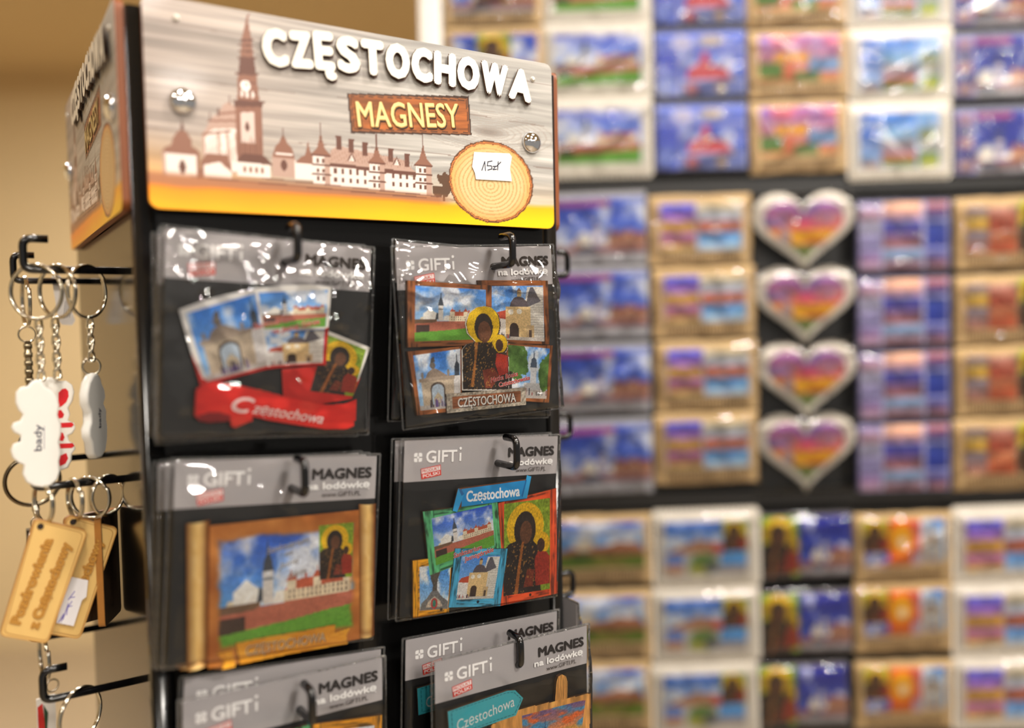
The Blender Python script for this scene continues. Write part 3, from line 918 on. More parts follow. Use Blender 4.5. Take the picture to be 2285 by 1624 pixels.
YA = -.00285
def magnet_ribbon(t):
    photo = [(-45.9,-25.3),(-36.4,-21.0),(-25.0,-16.9),(-11.1,-12.7),(3.5,-10.0),(18.5,-8.6),(29.9,-9.0),(28.2,-50.2),(12.2,-50.8),(-2.6,-52.9),(-16.8,-56.7),(-28.5,-60.2),(-34.9,-61.8)]
    icon = [(27.0,-31.4),(53.3,-40.1),(43.6,-68.0),(24.4,-71.0),(6.3,-66.7),(5.1,-53.0),(26.0,-50.6)]
    rib = [(-37.2,-63.5),(-34.6,-61.1),(-29.2,-59.9),(-19.5,-61.1),(-6.6,-63.6),(5.2,-66.7),(16.6,-68.9),(28.4,-71.2),(38.6,-70.8),(45.2,-68.3),(45.7,-72.2),(44.4,-82.6),(39.9,-84.2),(28.8,-84.0),(13.2,-81.5),(-1.8,-78.8),(-9.7,-76.7),(-10.3,-79.2),(-18.1,-82.4),(-20.0,-81.6),(-20.4,-78.9),(-30.0,-79.5),(-34.8,-78.7),(-37.6,-76.1)]
    m = plate_part('magnet', [photo, rib], t, m=mat('white_magnet_edge', (236, 230, 224), .5))
    m['label'] = 'red ribbon magnet with fanned photos'
    A = Art(YA)
    A.poly(photo, (240, 236, 230))
    A.poly([(-39.8,-45.5),(-34.9,-61.8),(-28.5,-60.2),(-16.8,-56.7),(-2.6,-52.9),(12.2,-50.8),(28.2,-50.2),(29.0,-30.2),(27.0,-31.0),(26.4,-49.1),(12.2,-49.1),(-2.6,-51.3),(-16.9,-55.2),(-30.6,-58.9),(-34.0,-58.2)], (206, 30, 22))
    A.img([(-42.6,-26.9),(-9.9,-15.1),(-2.5,-51.3),(-32.1,-59.6)], pic_gate(3, 110, 100))
    A.img([(-8.3,-14.6),(28.0,-10.6),(27.6,-30.1),(-5.0,-32.6)], pic_monastery(8, 100, 60))
    A.img([(-4.6,-33.8),(27.0,-31.4),(26.2,-49.0),(-1.3,-51.1)], pic_square(9, 90, 60))
    A.line([(-9.0,-15.0),(-1.9,-51.2)], .8, (240, 238, 236)); A.line([(-5.1,-33.2),(27.3,-30.7)], .8, (240, 238, 236))
    for col, bo in (((250, 240, 236), .055), ((214, 40, 34), .02)):
        A.text('Sanktuarium', *[(-10.1,-33.0),(10.3,-27.7)], 2.6, col, bo, .25)
        A.text('na Jasnej Górze', *[(-0.3,-35.0),(24.2,-28.5)], 2.6, col, bo, .25)
    A.build('photo', PRINTM, m)
    A = Art(YA + .0009)
    mi = plate_part('icon_card', [icon], t, .0014, YA + .0010, mat('white_magnet_edge', (236, 230, 224), .5))
    A.poly(icon, (242, 238, 232))
    A.poly([(5.1,-53.0),(26.0,-50.6),(44.0,-61.8),(48.3,-56.4),(43.6,-68.0),(24.4,-71.0),(6.3,-66.7)], (206, 34, 24))
    A.img([(28.2,-33.9),(50.9,-41.4),(44.2,-66.6),(20.3,-63.9)], pic_icon())
    A.build('icon_print', PRINTM, mi)
    A = Art(YA - .0007)
    I = Img(90, 60)
    n = fbm(I.X * 6, I.Y * 8, 4, 4)
    I.C = np.stack([206 + 44 * n, 20 + 34 * n, 14 + 22 * n], -1)
    xs, zs = [p[0] for p in rib], [p[1] for p in rib]
    q = [(min(xs), max(zs)), (max(xs), max(zs)), (max(xs), min(zs)), (min(xs), min(zs))]
    GX, GZ = np.meshgrid(np.linspace(q[0][0], q[1][0], 90), np.linspace(q[3][1], q[0][1], 60))
    I.put(inpoly(GX, GZ, [(-36.1,-76.4),(-31.5,-74.7),(-25.3,-74.6),(-20.4,-76.3),(-20.0,-80.2),(-30.0,-80.0),(-35.5,-79.3)]), (120, 10, 14), .8)
    I.put(inpoly(GX, GZ, [(16.2,-68.4),(17.2,-64.3),(22.6,-62.4),(27.6,-62.7),(28.2,-66.6),(36.1,-67.6),(43.8,-67.2),(38.6,-69.6),(28.3,-70.8)]), (128, 12, 14), .8)
    A.img(q, I, keep=inpoly(GX, GZ, rib))
    mr = plate_part('ribbon', [rib], t, .0012, YA - .0006, mat('red_ribbon_edge', (190, 24, 20), .45))
    p0, p1 = [(-20.2,-73.8),(27.1,-81.0)]
    A.text('C', p0, [(-9.8,-75.6)][0], 7.5, (250, 236, 232), .03, .35)
    A.text('zęstochowa', [(-9.9,-74.9)][0], p1, 5.2, (250, 236, 232), .015, .35)
    A.build('ribbon_print', PRINT, mr)

OLDW = (150, 92, 48)
def magnet_frames(t):
    fr = dict(a=[(-47.5,-4.7),(6.8,-9.4),(4.5,-44.2),(-49.8,-41.7)], b=[(-2.1,-6.1),(47.2,-7.9),(45.8,-47.0),(0.6,-43.2)],
              c=[(-49.9,-44.1),(-15.6,-43.6),(-18.0,-80.8),(-46.6,-80.1)], d=[(12.9,-43.9),(48.4,-47.8),(43.3,-82.7),(10.7,-77.6)])
    fig = [(-17.5,-69.0),(-16.2,-45.7),(-13.0,-42.8),(-7.0,-41.5),(-12.1,-36.3),(-12.9,-30.5),(-10.1,-24.7),(-4.8,-21.7),(0.4,-21.2),(5.5,-22.4),(10.1,-26.5),(11.4,-32.6),(9.7,-38.5),(13.2,-39.5),(15.6,-42.7),(15.1,-47.6),(13.4,-49.7),(15.6,-52.2),(14.3,-72.3)]
    m = plate_part('magnet', [fr['b'], fr['d'], fr['a'], fr['c']], t, m=EDGED)
    m['label'] = 'magnet of four wood-framed photos around a haloed figure'
    A = Art(YA)
    for i, k in enumerate('bdac'): frame_img(A, fr[k], (150, 88, 46), 20 + i)
    A.img([(6.8,-9.8),(43.4,-10.8),(42.2,-44.9),(4.7,-40.8)], pic_square(2, 110, 120))
    A.img([(15.9,-45.0),(45.9,-49.5),(41.4,-80.1),(13.8,-76.4)], pic_park())
    A.img([(-42.7,-7.8),(2.7,-11.8),(0.8,-40.6),(-45.4,-38.8)], pic_monastery(1, 150, 110))
    A.img([(-46.8,-46.5),(-16.7,-45.0),(-18.8,-78.5),(-44.4,-77.7)], pic_gate(13, 100, 120))
    A.build('photo', PRINTM, m)
    mf = plate_part('haloed_figure', [fig], t, .001, YA - .0005, mat('white_magnet_edge', (236, 230, 224), .5))
    A = Art(YA - .0006)
    A.poly(fig, (244, 240, 232))
    I = Img(90, 150)
    xs, zs = [p[0] for p in fig], [p[1] for p in fig]
    q = [(min(xs), max(zs)), (max(xs), max(zs)), (max(xs), min(zs)), (min(xs), min(zs))]
    GX, GZ = np.meshgrid(np.linspace(q[0][0], q[1][0], 90), np.linspace(q[3][1], q[0][1], 150))
    J = Img(90, 150); J.C = I.C; J.X, J.Y = GX, GZ
    (hx, hz), (h2x, h2z), (fx, fz) = [(-0.7,-31.9),(9.8,-43.9),(-0.2,-36.4)]
    n = fbm(GX / 1.4, GZ / 1.4, 3, 3)
    J.C = np.stack([52 + 30 * n, 40 + 24 * n, 34 + 18 * n], -1)
    J.ell(hx, hz, 11.0, 11.6, (238, 196, 22)); J.ell(h2x, h2z, 5.2, 5.4, (238, 196, 22))
    J.poly([(-17.1,-68.8),(-15.9,-46.0),(-12.9,-43.1),(-6.6,-41.9),(4.1,-42.7),(6.1,-46.6),(8.2,-49.0),(15.2,-52.2),(13.9,-71.9)], (46, 36, 30))
    J.ell(*[(-0.6,-33.8)][0], 6.2, 8.4, (50, 38, 32)); J.ell(fx, fz, 4.4, 6.4, (112, 70, 46))
    J.poly([(7.2,-49.2),(14.9,-51.4),(14.3,-61.6),(8.1,-63.3),(5.9,-55.6)], (168, 48, 34)); J.ell(*[(9.4,-44.9)][0], 2.6, 3.6, (76, 48, 36))
    J.poly([(-7.1,-41.8),(-4.9,-42.0),(-6.9,-53.0),(-9.6,-67.7),(-11.7,-67.4),(-8.2,-52.9)], (196, 120, 48), .8)
    J.poly([(-3.0,-58.5),(4.9,-57.8),(8.1,-63.3),(2.4,-69.6),(-2.0,-69.1)], (150, 60, 36), .8)
    J.put((vn(GX / .75, GZ / .75, 9) > .8) & (GZ < hz - 8) & (GX < hx + 6), (190, 140, 66), .8)
    J.grain(.2, 2.2, 5)
    A.img(q, J, keep=inpoly(GX, GZ, sc(fig, .975, .985)))
    for col, bo in (((250, 244, 240), .055), ((214, 44, 32), .015)):
        A.text('Matka Boska', *[(2.3,-66.2),(21.2,-63.9)], 2.6, col, bo, .2)
        A.text('Częstochowska', *[(7.6,-69.5),(29.5,-67.0)], 2.6, col, bo, .2)
    A.build('figure_print', PRINTM, mf)
    pq = [(-28.2,-70.0),(26.0,-71.5),(25.4,-82.0),(-28.5,-80.9)]
    mp_ = plate_part('title_plaque', [pq], t, .001, YA - .0012)
    A = Art(YA - .0013)
    I = Img(110, 34)
    n = vn(I.X * 60, I.Y * 12, 5)
    I.C = np.stack([130 + 100 * n, 122 + 96 * n, 110 + 88 * n], -1)
    inn = (I.X > .07) & (I.X < .93) & (I.Y > .2) & (I.Y < .82)
    wn = fbm(I.X * 5, I.Y * 22, 8, 3)
    I.C = np.where(inn[..., None], np.array((150, 90, 54)) * (.6 + .8 * wn[..., None]), I.C)
    A.img(pq, I)
    p0, p1 = [(-21.1,-78.3),(18.2,-79.2)]
    A.text('CZĘSTOCHOWA', (p0[0] + .3, p0[1] - .3), (p1[0] + .3, p1[1] - .3), 5.0, (50, 30, 22), .05)
    A.text('CZĘSTOCHOWA', p0, p1, 5.0, (250, 246, 240), .02)
    A.build('plaque_print', PRINTM, mp_)

def magnet_scroll(t):
    sheet = [(-36.3,-20.1),(-18.6,-18.8),(3.7,-17.6),(23.4,-16.5),(43.1,-15.7),(46.4,-84.8),(38.7,-85.7),(37.1,-87.3),(6.7,-88.0),(-18.7,-89.3),(-27.2,-90.6),(-33.6,-89.0)]
    m = plate_part('magnet', [sheet], t, m=mat('parchment_edge', (130, 80, 36), .6)); m['label'] = 'parchment scroll magnet with monastery view'
    A = Art(YA)
    q = [(-36.4,-18.7),(43.2,-15.3),(46.4,-85.6),(-33.6,-89.4)]
    GX, GZ = [None, None]
    I = Img(190, 150)
    P = pic_monastery(11, 190, 150, (52, 92, 200), (110, 184, 240), .55)
    d = np.minimum(np.minimum(I.X - .05, .955 - I.X), np.minimum(I.Y - .10, .90 - I.Y)) + .05 * (fbm(I.X * 8, I.Y * 8, 3, 3) - .5)
    n = fbm(I.X * 5, I.Y * 5, 6, 4)
    par = np.stack([150 + 90 * n, 74 + 92 * n, 18 + 66 * n], -1)
    k = np.clip(d / .035, 0, 1)[..., None]
    # the picture sits in the window of the sheet
    U, V = np.clip((I.X - .04) / .93, 0, 1), np.clip((I.Y - .07) / .85, 0, 1)
    src = P.C[(V * 149).astype(int), (U * 189).astype(int)]
    I.C = par * (1 - k) + src * k
    A.img(q, I)
    A.img([(20.2,-22.4),(39.6,-21.8),(39.8,-51.1),(21.8,-51.2)], pic_icon())
    for dx, c in ((.25, (40, 50, 90)), (0, (206, 198, 186))):
        for s_, pp, h in (('Sanktuarium', [(-6.7,-35.0),(15.2,-30.4)], 3.0), ('na', [(2.5,-37.0),(6.7,-35.8)], 2.4), ('Jasnej', [(-0.7,-43.3),(10.6,-40.5)], 3.0), ('Górze', [(5.3,-48.6),(14.5,-46.4)], 3.0)):
            A.text(s_, (pp[0][0] + dx, pp[0][1] - dx), (pp[1][0] + dx, pp[1][1] - dx), h, c, .0, .4)
    A.build('photo', PRINTM, m)
    for nm, (a, b_, c, d_), in (('scroll_roll', [(-46.8,-16.9),(-35.7,-15.8),(-33.6,-87.2),(-43.6,-89.0)]), ('scroll_roll', [(42.1,-12.3),(51.9,-12.4),(54.1,-84.9),(45.7,-85.3)])):
        # half-round roll of the parchment
        V, F, C = [], [], []
        N, K = 12, 26
        for j in range(K):
            v = j / (K - 1)
            for i in range(N):
                u = i / (N - 1)
                p = lerpq((a, b_, c, d_), u, 1 - v)
                n_ = float(vn(np.array(u * 6.0), np.array(v * 20.0), 5))
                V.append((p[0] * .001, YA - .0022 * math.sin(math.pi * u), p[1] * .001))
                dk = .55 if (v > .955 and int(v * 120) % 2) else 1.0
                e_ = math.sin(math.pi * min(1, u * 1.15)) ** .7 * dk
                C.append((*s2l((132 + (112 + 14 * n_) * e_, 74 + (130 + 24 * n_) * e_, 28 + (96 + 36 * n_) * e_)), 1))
        F = [(j * N + i, (j + 1) * N + i, (j + 1) * N + i + 1, j * N + i + 1) for j in range(K - 1) for i in range(N - 1)]
        n0 = len(V)
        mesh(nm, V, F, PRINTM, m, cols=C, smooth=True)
    ban = [(-21.3,-78.6),(-8.8,-77.6),(14.1,-76.9),(31.0,-75.8),(30.6,-80.2),(39.4,-78.7),(37.3,-82.7),(38.4,-87.3),(31.7,-87.2),(6.7,-87.8),(-18.6,-89.4)]
    tail = [(-30.0,-82.4),(-22.2,-81.6),(-20.8,-90.3),(-27.2,-90.7),(-26.2,-87.2)]
    mb = plate_part('title_banner', [ban, tail], t, .0012, YA - .0008, mat('banner_edge', (120, 66, 16), .5))
    A = Art(YA - .0009)
    for pg, s_ in ((tail, 5), (ban, 9)):
        xs, zs = [p[0] for p in pg], [p[1] for p in pg]
        qq = [(min(xs), max(zs)), (max(xs), max(zs)), (max(xs), min(zs)), (min(xs), min(zs))]
        I = Img(90, 40); n = fbm(I.X * 7, I.Y * 5, s_, 4)
        I.C = np.stack([200 + 60 * n, 122 + 80 * n, 20 + 50 * n], -1)
        GX, GZ = np.meshgrid(np.linspace(qq[0][0], qq[1][0], 90), np.linspace(qq[3][1], qq[0][1], 40))
        A.img(qq, I, keep=inpoly(GX, GZ, pg))
    p0, p1 = [(-15.6,-85.2),(25.9,-83.7)]
    A.text('CZĘSTOCHOWA', (p0[0] + .3, p0[1] - .3), (p1[0] + .3, p1[1] - .3), 4.6, (96, 56, 20), .02, .1)
    A.text('CZĘSTOCHOWA', p0, p1, 4.6, (196, 182, 160), .0, .1)
    A.build('banner_print', PRINTM, mb)

def magnet_colour(t):
    G = [(-41.1,-26.8),(8.1,-24.6),(11.8,-53.0),(-35.5,-63.4)]; RD = [(8.7,-25.3),(51.0,-18.8),(53.8,-84.9),(12.6,-87.2)]
    Y = [(-46.5,-54.0),(-21.6,-53.7),(-22.5,-86.3),(-45.2,-86.6)]; B = [(-20.0,-49.5),(16.0,-53.0),(12.1,-87.1),(-23.0,-83.3)]
    ban = [(-19.4,-14.7),(27.7,-11.9),(27.8,-9.5),(31.1,-10.4),(28.4,-23.5),(-16.8,-25.5),(-19.6,-28.4),(-22.6,-27.4)]
    m = plate_part('magnet', [Y, RD, G, B], t, m=EDGED); m['label'] = 'magnet of coloured picture frames under a blue banner'
    A = Art(YA)
    frame_img(A, Y, (232, 160, 22), 31)
    A.img([(-42.2,-58.0),(-22.2,-57.6),(-23.3,-84.1),(-41.1,-82.9)], pic_statue())
    frame_img(A, RD, (226, 84, 40), 32, 70, 90)
    A.img([(12.9,-26.1),(46.2,-24.6),(48.4,-81.3),(14.5,-81.7)], pic_icon(100, 170))
    A.ell(*[(33.8,-83.2)][0], .9, .9, (60, 30, 20)); A.ell(*[(-27.5,-84.0)][0], .9, .9, (60, 40, 10))
    frame_img(A, G, (96, 188, 128), 33)
    A.img([(-35.5,-31.0),(4.2,-25.8),(7.3,-50.2),(-31.8,-58.2)], pic_monastery(21, 150, 110, (50, 92, 205), (150, 196, 240), .8))
    A.build('photo', PRINTM, m)
    mb = plate_part('blue_frame', [B], t, .001, YA - .0005)
    A = Art(YA - .0006)
    frame_img(A, B, (70, 166, 206), 34)
    A.img([(-15.6,-54.7),(11.0,-56.6),(7.1,-81.8),(-18.2,-79.4)], pic_square(22, 100, 110))
    A.ell(*[(-3.6,-82.5)][0], .9, .9, (20, 40, 60))
    for col, bo in (((250, 244, 240), .055), ((214, 44, 32), .015)):
        A.text('Sanktuarium', *[(-20.7,-55.0),(-1.9,-51.5)], 2.7, col, bo, .2)
        A.text('Jasnogórskie', *[(-13.6,-57.7),(6.1,-53.6)], 2.7, col, bo, .2)
    A.build('frame_print', PRINTM, mb)
    mn = plate_part('title_banner', [ban], t, .0012, YA - .0010, mat('banner_brown_edge', (110, 60, 30), .5))
    A = Art(YA - .0011)
    A.poly([(-17.1,-15.2),(26.6,-12.5),(28.4,-23.5),(-16.8,-25.5)], (34, 150, 216))
    A.poly([(-19.4,-14.7),(-15.4,-18.2),(-19.6,-28.4),(-22.6,-27.4)], (52, 168, 226)); A.poly([(-19.4,-14.7),(-17.2,-15.5),(-15.4,-18.2),(-17.0,-19.2)], (20, 110, 176))
    A.poly([(27.8,-9.5),(31.1,-10.4),(28.4,-23.5),(25.2,-22.7)], (52, 168, 226)); A.poly([(27.1,-12.1),(28.0,-12.1),(25.2,-22.7),(24.3,-21.8)], (20, 110, 176))
    A.text('Częstochowa', *[(-13.6,-22.8),(23.0,-21.6)], 6.0, (250, 250, 250), .03)
    A.build('banner_print', PRINT, mn)

def magnet_arrow(t):
    post = [(26.1,-30.1),(27.6,-15.2),(28.8,-12.4),(31.6,-11.6),(34.5,-13.4),(35.8,-17.1),(35.3,-30.0)]
    board = [(-19.0,-30.1),(2.0,-25.5),(53.4,-28.4),(52.0,-48.5),(51.0,-67.6),(27.0,-69.2),(-18.7,-61.6)]
    low = [(-18.7,-61.6),(51.1,-60.4),(48.7,-81.5),(-17.6,-71.0)]
    arrow = [(-46.7,-14.3),(-7.8,-11.8),(-2.5,-12.7),(3.0,-18.7),(-2.1,-27.7),(-45.7,-29.8)]
    WD = (214, 156, 84)
    m = plate_part('magnet', [post, board, low], t, m=EDGED); m['label'] = 'wooden signboard magnet with a sunset view'
    A = Art(YA)
    for pg, s_ in ((post, 3), (low, 4), (board, 6)):
        xs, zs = [p[0] for p in pg], [p[1] for p in pg]
        q = [(min(xs), max(zs)), (max(xs), max(zs)), (max(xs), min(zs)), (min(xs), min(zs))]
        I = Img(110, 80); wood_img(I, WD, .45, s_, 3, 30, vert=True)
        GX, GZ = np.meshgrid(np.linspace(q[0][0], q[1][0], 110), np.linspace(q[3][1], q[0][1], 80))
        A.img(q, I, keep=inpoly(GX, GZ, pg))
    A.img([(2.7,-29.5),(49.2,-31.2),(44.4,-61.0),(3.6,-59.1)], pic_sunset())
    A.build('sunset_print', PRINTM, m)
    ma = plate_part('arrow_board', [arrow], t, .0014, YA - .001)
    A = Art(YA - .0011)
    A.poly(arrow, (64, 182, 196))
    ins = sc(arrow, .93, .86)
    for a, b_ in zip(ins, ins[1:] + ins[:1]):
        L = math.hypot(b_[0] - a[0], b_[1] - a[1]); n = max(2, int(L / 2.4))
        for i in range(n):
            p = [(a[0] + (b_[0] - a[0]) * (i + f) / n, a[1] + (b_[1] - a[1]) * (i + f) / n) for f in (.15, .7)]
            A.line(p, .35, (20, 110, 130))
    A.text('Częstochowa', *[(-40.9,-26.5),(-3.2,-21.6)], 6.0, (244, 248, 246), .0, .1)
    A.build('arrow_print', PRINTM, ma)

def magnet_yellow(t):
    Yf = [(11.4,-12.8),(51.0,-17.3),(49.1,-66.5),(11.4,-56.2)]; Gf = [(-42.4,-11.9),(10.4,-12.6),(10.9,-54.0),(-41.2,-49.1)]
    m = plate_part('magnet', [Gf, Yf], t, m=EDGED); m['label'] = 'magnet with yellow and green picture frames'
    A = Art(YA)
    frame_img(A, Gf, (84, 172, 112), 41); A.img(sc(Gf, .8), pic_monastery(14))
    frame_img(A, Yf, (226, 152, 30), 42); A.img(sc(Yf, .78), pic_park(16))
    A.build('photo', PRINTM, m)

def place(t, x, y, z, tilt):
    t.location = rw(x, y, z)
    t.rotation_mode = 'QUATERNION'
    t.rotation_quaternion = (Matrix.Rotation(TH, 3, 'Z') @ Matrix.Rotation(-R(tilt), 3, 'Y')).to_quaternion()
G6 = 'magnet packets hanging on the front of the stand'
ROWS = [
    (magnet_ribbon, 3, [(.0564, -.0115, -.0274, -3.7, 'packet with the red ribbon magnet, foremost on the upper left hook'),
                        (.0540, -.0055, -.0280, -1.2, 'packet behind the red ribbon magnet, its left edge and bottom corner showing'),
                        (.0570, .0005, -.0285, -5.0, 'rearmost packet on the upper left hook, only its edges showing')]),
    (magnet_frames, 5, [(.1769, -.0115, -.0277, 2.4, 'packet with four wood-framed photos and gold halo, on the upper right hook'),
                        (.1790, -.0055, -.0283, -3.2, 'packet behind the four-photo magnet, tilted the other way, plaque peeping out below')]),
    (magnet_scroll, 8, [(.0564, -.0115, -.1398, -4.3, 'packet with the parchment scroll magnet, foremost on the middle left hook'),
                        (.0530, -.0055, -.1402, -3.4, 'packet directly behind the scroll magnet on the middle left hook'),
                        (.0510, .0005, -.1405, -2.6, 'rearmost packet on the middle left hook, only its left edge showing')]),
    (magnet_colour, 12, [(.1783, -.0115, -.1402, -3.5, 'packet with coloured frames and blue banner, foremost on the middle right hook'),
                         (.1755, -.0055, -.1400, -3.0, 'packet just behind the coloured-frames magnet, its left edge showing')]),
    (magnet_yellow, 15, [(.0559, -.0135, -.2547, -1.1, 'packet with yellow frame at the bottom edge, foremost on the lower left hook'),
                         (.0575, -.0072, -.2490, -4.6, 'packet behind on the lower left hook, its upper edge showing')]),
    (magnet_arrow, 19, [(.1850, -.0300, -.2590, -0.7, 'packet with blue arrow board magnet, hung at the tip of the lower right hook'),
                        (.1775, -.0085, -.2530, -2.3, 'packet at the back of the lower right hook, partly covered by the arrow-board packet')]),
]
PK = {}
for fn, seed, spots in ROWS:
    t = packet(seed, .0070 if seed < 8 else .0020, FILMT if seed < 8 else FILM)
    fn(t)
    for i, (x, y, z, tl, lb) in enumerate(spots):
        o = t if i == 0 else copy_tree(t)
        place(o, x, y, z, tl)
        tag(o, lb, 'magnet packet', G6)
    PK[fn.__name__] = t
o = copy_tree(PK['magnet_colour'])
o.location = rw(X1 + .0085, .057, -.2590); o.rotation_mode = 'XYZ'; o.rotation_euler = (0, 0, TH + math.pi / 2)
tag(o, 'packet on the right side of the stand, only its grey card edge showing', 'magnet packet')

# ------------------------------------------------------------------ keyrings on the left hooks
HY = {'n': .077, 'f': .188}
def ring_path(Rr, turns=2, gap=.0017, n=44):
    return [(Rr * math.cos(2 * math.pi * i / n + .5), gap * (i / (n * turns) - .5), Rr * math.sin(2 * math.pi * i / n + .5)) for i in range(n * turns + 1)]
def keyring(name, x, row, nf, Rr, phi, label, m=None, wire=.00085):
    z = HZ[row]
    t = empty(name, rw(x, HY[nf], z), TH)
    tag(t, label, 'keyring', 'keyrings on the left side of the stand')
    t['hang'] = (x, HY[nf], z)
    b = MB(); b.tube(ring_path(Rr), wire, 8)
    o = b.build('split_ring', [m or STEEL], t, True)
    o.location = (0, 0, .00185 + wire - Rr); o.rotation_euler = (0, 0, R(phi))
    return t
b = MB()
b.tube([(.0017 * math.cos(a), .0009 * math.sin(2 * a), .0017 * math.sin(a) + (.0013 if math.sin(a) >= 0 else -.0013)) for a in [2 * math.pi * i / 20 for i in range(20)]], .0008, 7, closed=True)
LINK = b.build('chain_link', [STEEL], None, True)
LINK_USED = []
def chain(t, x, y, z0, n, pitch=.0046, tilt=0):
    for i in range(n):
        o = LINK if not LINK_USED else inst(LINK, 'chain_link')
        LINK_USED.append(1)
        o.parent = t
        o.location = (x, y, z0 - i * pitch - .002); o.rotation_euler = (0, 0, R(35 + 90 * (i % 2)))
def jump_ring(t, loc, r, phi=0, m=None):
    b = MB(); b.tube([(r * math.cos(2 * math.pi * i / 24), 0, r * math.sin(2 * math.pi * i / 24)) for i in range(24)], .0006, 6, closed=True)
    o = b.build('jump_ring', [m or STEEL], t, True); o.location = loc; o.rotation_euler = (0, 0, R(phi)); return o
def rel(pts, x, z): return [(a - x * 1000, b_ - z * 1000) for a, b_ in pts]
def soft_plate(name, pts, y, t_, mats, parent, bev=.0012):
    """plate with a rounded rim"""
    P = np.array(mm(pts)); a = np.sum(P[:, 0] * np.roll(P[:, 1], -1) - np.roll(P[:, 0], -1) * P[:, 1])
    if a < 0: P = P[::-1]
    d = np.roll(P, -1, 0) - np.roll(P, 1, 0); d /= np.linalg.norm(d, axis=1)[:, None] + 1e-9
    N = np.stack([d[:, 1], -d[:, 0]], 1)
    n = len(P); V = []; F = []
    prof = [(bev, 0), (bev * .35, bev * .3), (0, bev), (0, t_ - bev), (bev * .35, t_ - bev * .3), (bev, t_)]
    for ins, dy in prof:
        V += [(p[0] - nn[0] * ins, y + dy, p[1] - nn[1] * ins) for p, nn in zip(P, N)]
    for k in range(len(prof) - 1):
        F += [(k * n + i, (k + 1) * n + i, (k + 1) * n + (i + 1) % n, k * n + (i + 1) % n) for i in range(n)]
    mi = [len(mats) - 1] * len(F)
    F += [tuple(range(n)), tuple(range(len(prof) * n - 1, (len(prof) - 1) * n - 1, -1))]; mi += [0, 0]
    o = mesh(name, V, F, mats, parent, mi=mi)
    o.data.polygons.foreach_set('use_smooth', [len(f) == 4 for f in F])
    return o

# white rubber keyring in front
WT = [(-56.9,-90.1),(-54.6,-87.8),(-51.2,-87.3),(-49.5,-85.0),(-46.9,-84.0),(-44.5,-85.0),(-43.3,-88.0),(-40.4,-90.1),(-38.0,-93.6),(-36.9,-98.5),(-38.0,-103.6),(-36.6,-108.5),(-36.6,-113.4),(-37.9,-118.2),(-37.0,-123.9),(-38.3,-128.6),(-37.9,-133.5),(-39.3,-138.3),(-42.5,-141.3),(-46.5,-142.0),(-50.9,-140.8),(-54.3,-138.0),(-55.8,-133.5),(-55.0,-128.8),(-57.8,-127.3),(-60.0,-124.5),(-60.6,-120.6),(-59.1,-117.4),(-55.7,-116.3),(-56.0,-113.0),(-58.8,-111.3),(-59.9,-108.6),(-58.6,-106.3),(-55.5,-105.4),(-54.3,-102.1),(-56.3,-99.6),(-57.4,-95.7)]
x = -.0452
t = keyring('keyring', x, 0, 'n', .0145, -38, 'white rubber letter keyring hanging in front, with printed word on its back')
chain(t, .0005, 0, -.0268, 7)
tg = soft_plate('rubber_tag', rel(WT, x, HZ[0]), -.006, .0045, [RUBBER], t)
A = Art(-.00605)
p0, p1 = rel([(-46.4,-122.0),(-45.8,-108.1)], x, HZ[0])
A.text('bady', p0, p1, 3.4, (60, 62, 84), .02)
A.line(rel([(-45.1,-121.1),(-44.6,-109.1)], x, HZ[0]), .35, (150, 150, 165))
A.build('printed_word', PRINTM, tg)
# white and red keyring behind it
RT = [(-43.3,-86.1),(-40.6,-83.8),(-37.5,-84.0),(-35.4,-86.1),(-31.9,-86.2),(-29.1,-88.4),(-28.1,-92.4),(-29.0,-97.4),(-31.4,-101.2),(-30.6,-104.8),(-31.9,-108.2),(-28.8,-109.9),(-28.3,-113.0),(-30.0,-115.9),(-32.2,-116.7),(-31.9,-119.7),(-29.3,-121.5),(-28.7,-124.5),(-30.6,-126.9),(-31.0,-130.8),(-32.9,-134.7),(-36.5,-135.8),(-41.7,-134.2),(-44.1,-127.5),(-43.9,-112.7),(-44.6,-97.9)]
x = -.0352
t = keyring('keyring', x, 0, 'n', .0142, -58, 'white rubber keyring with red heart and letters, behind the plain white one')
chain(t, -.0015, .002, -.0262, 7)
tg = soft_plate('rubber_tag', rel(RT, x, HZ[0]), .0085, .0045, [RUBBER], t)
A = Art(.0084)
red = (214, 24, 34)
for pg in ([(-36.1,-92.5),(-34.3,-90.6),(-32.5,-90.2),(-31.2,-91.8),(-31.1,-94.8),(-32.4,-97.9),(-34.7,-100.0),(-37.8,-101.3),(-36.3,-97.9)], [(-37.4,-102.3),(-35.2,-102.0),(-33.7,-104.6),(-34.5,-106.5),(-37.1,-106.8)], [(-39.4,-109.1),(-30.1,-109.3),(-29.1,-110.7),(-30.3,-112.1),(-39.5,-111.8)],
           [(-36.1,-113.9),(-34.6,-115.0),(-34.0,-117.5),(-35.0,-119.4),(-36.7,-118.8)], [(-39.9,-120.5),(-30.2,-120.9),(-29.3,-122.5),(-30.7,-123.6),(-40.0,-123.2)], [(-36.6,-127.3),(-33.5,-126.1),(-32.7,-129.2),(-34.2,-132.0),(-36.9,-133.2),(-37.6,-130.7)]):
    A.poly(rel(pg, x, HZ[0]), red)
A.build('red_letters', PRINT, tg)
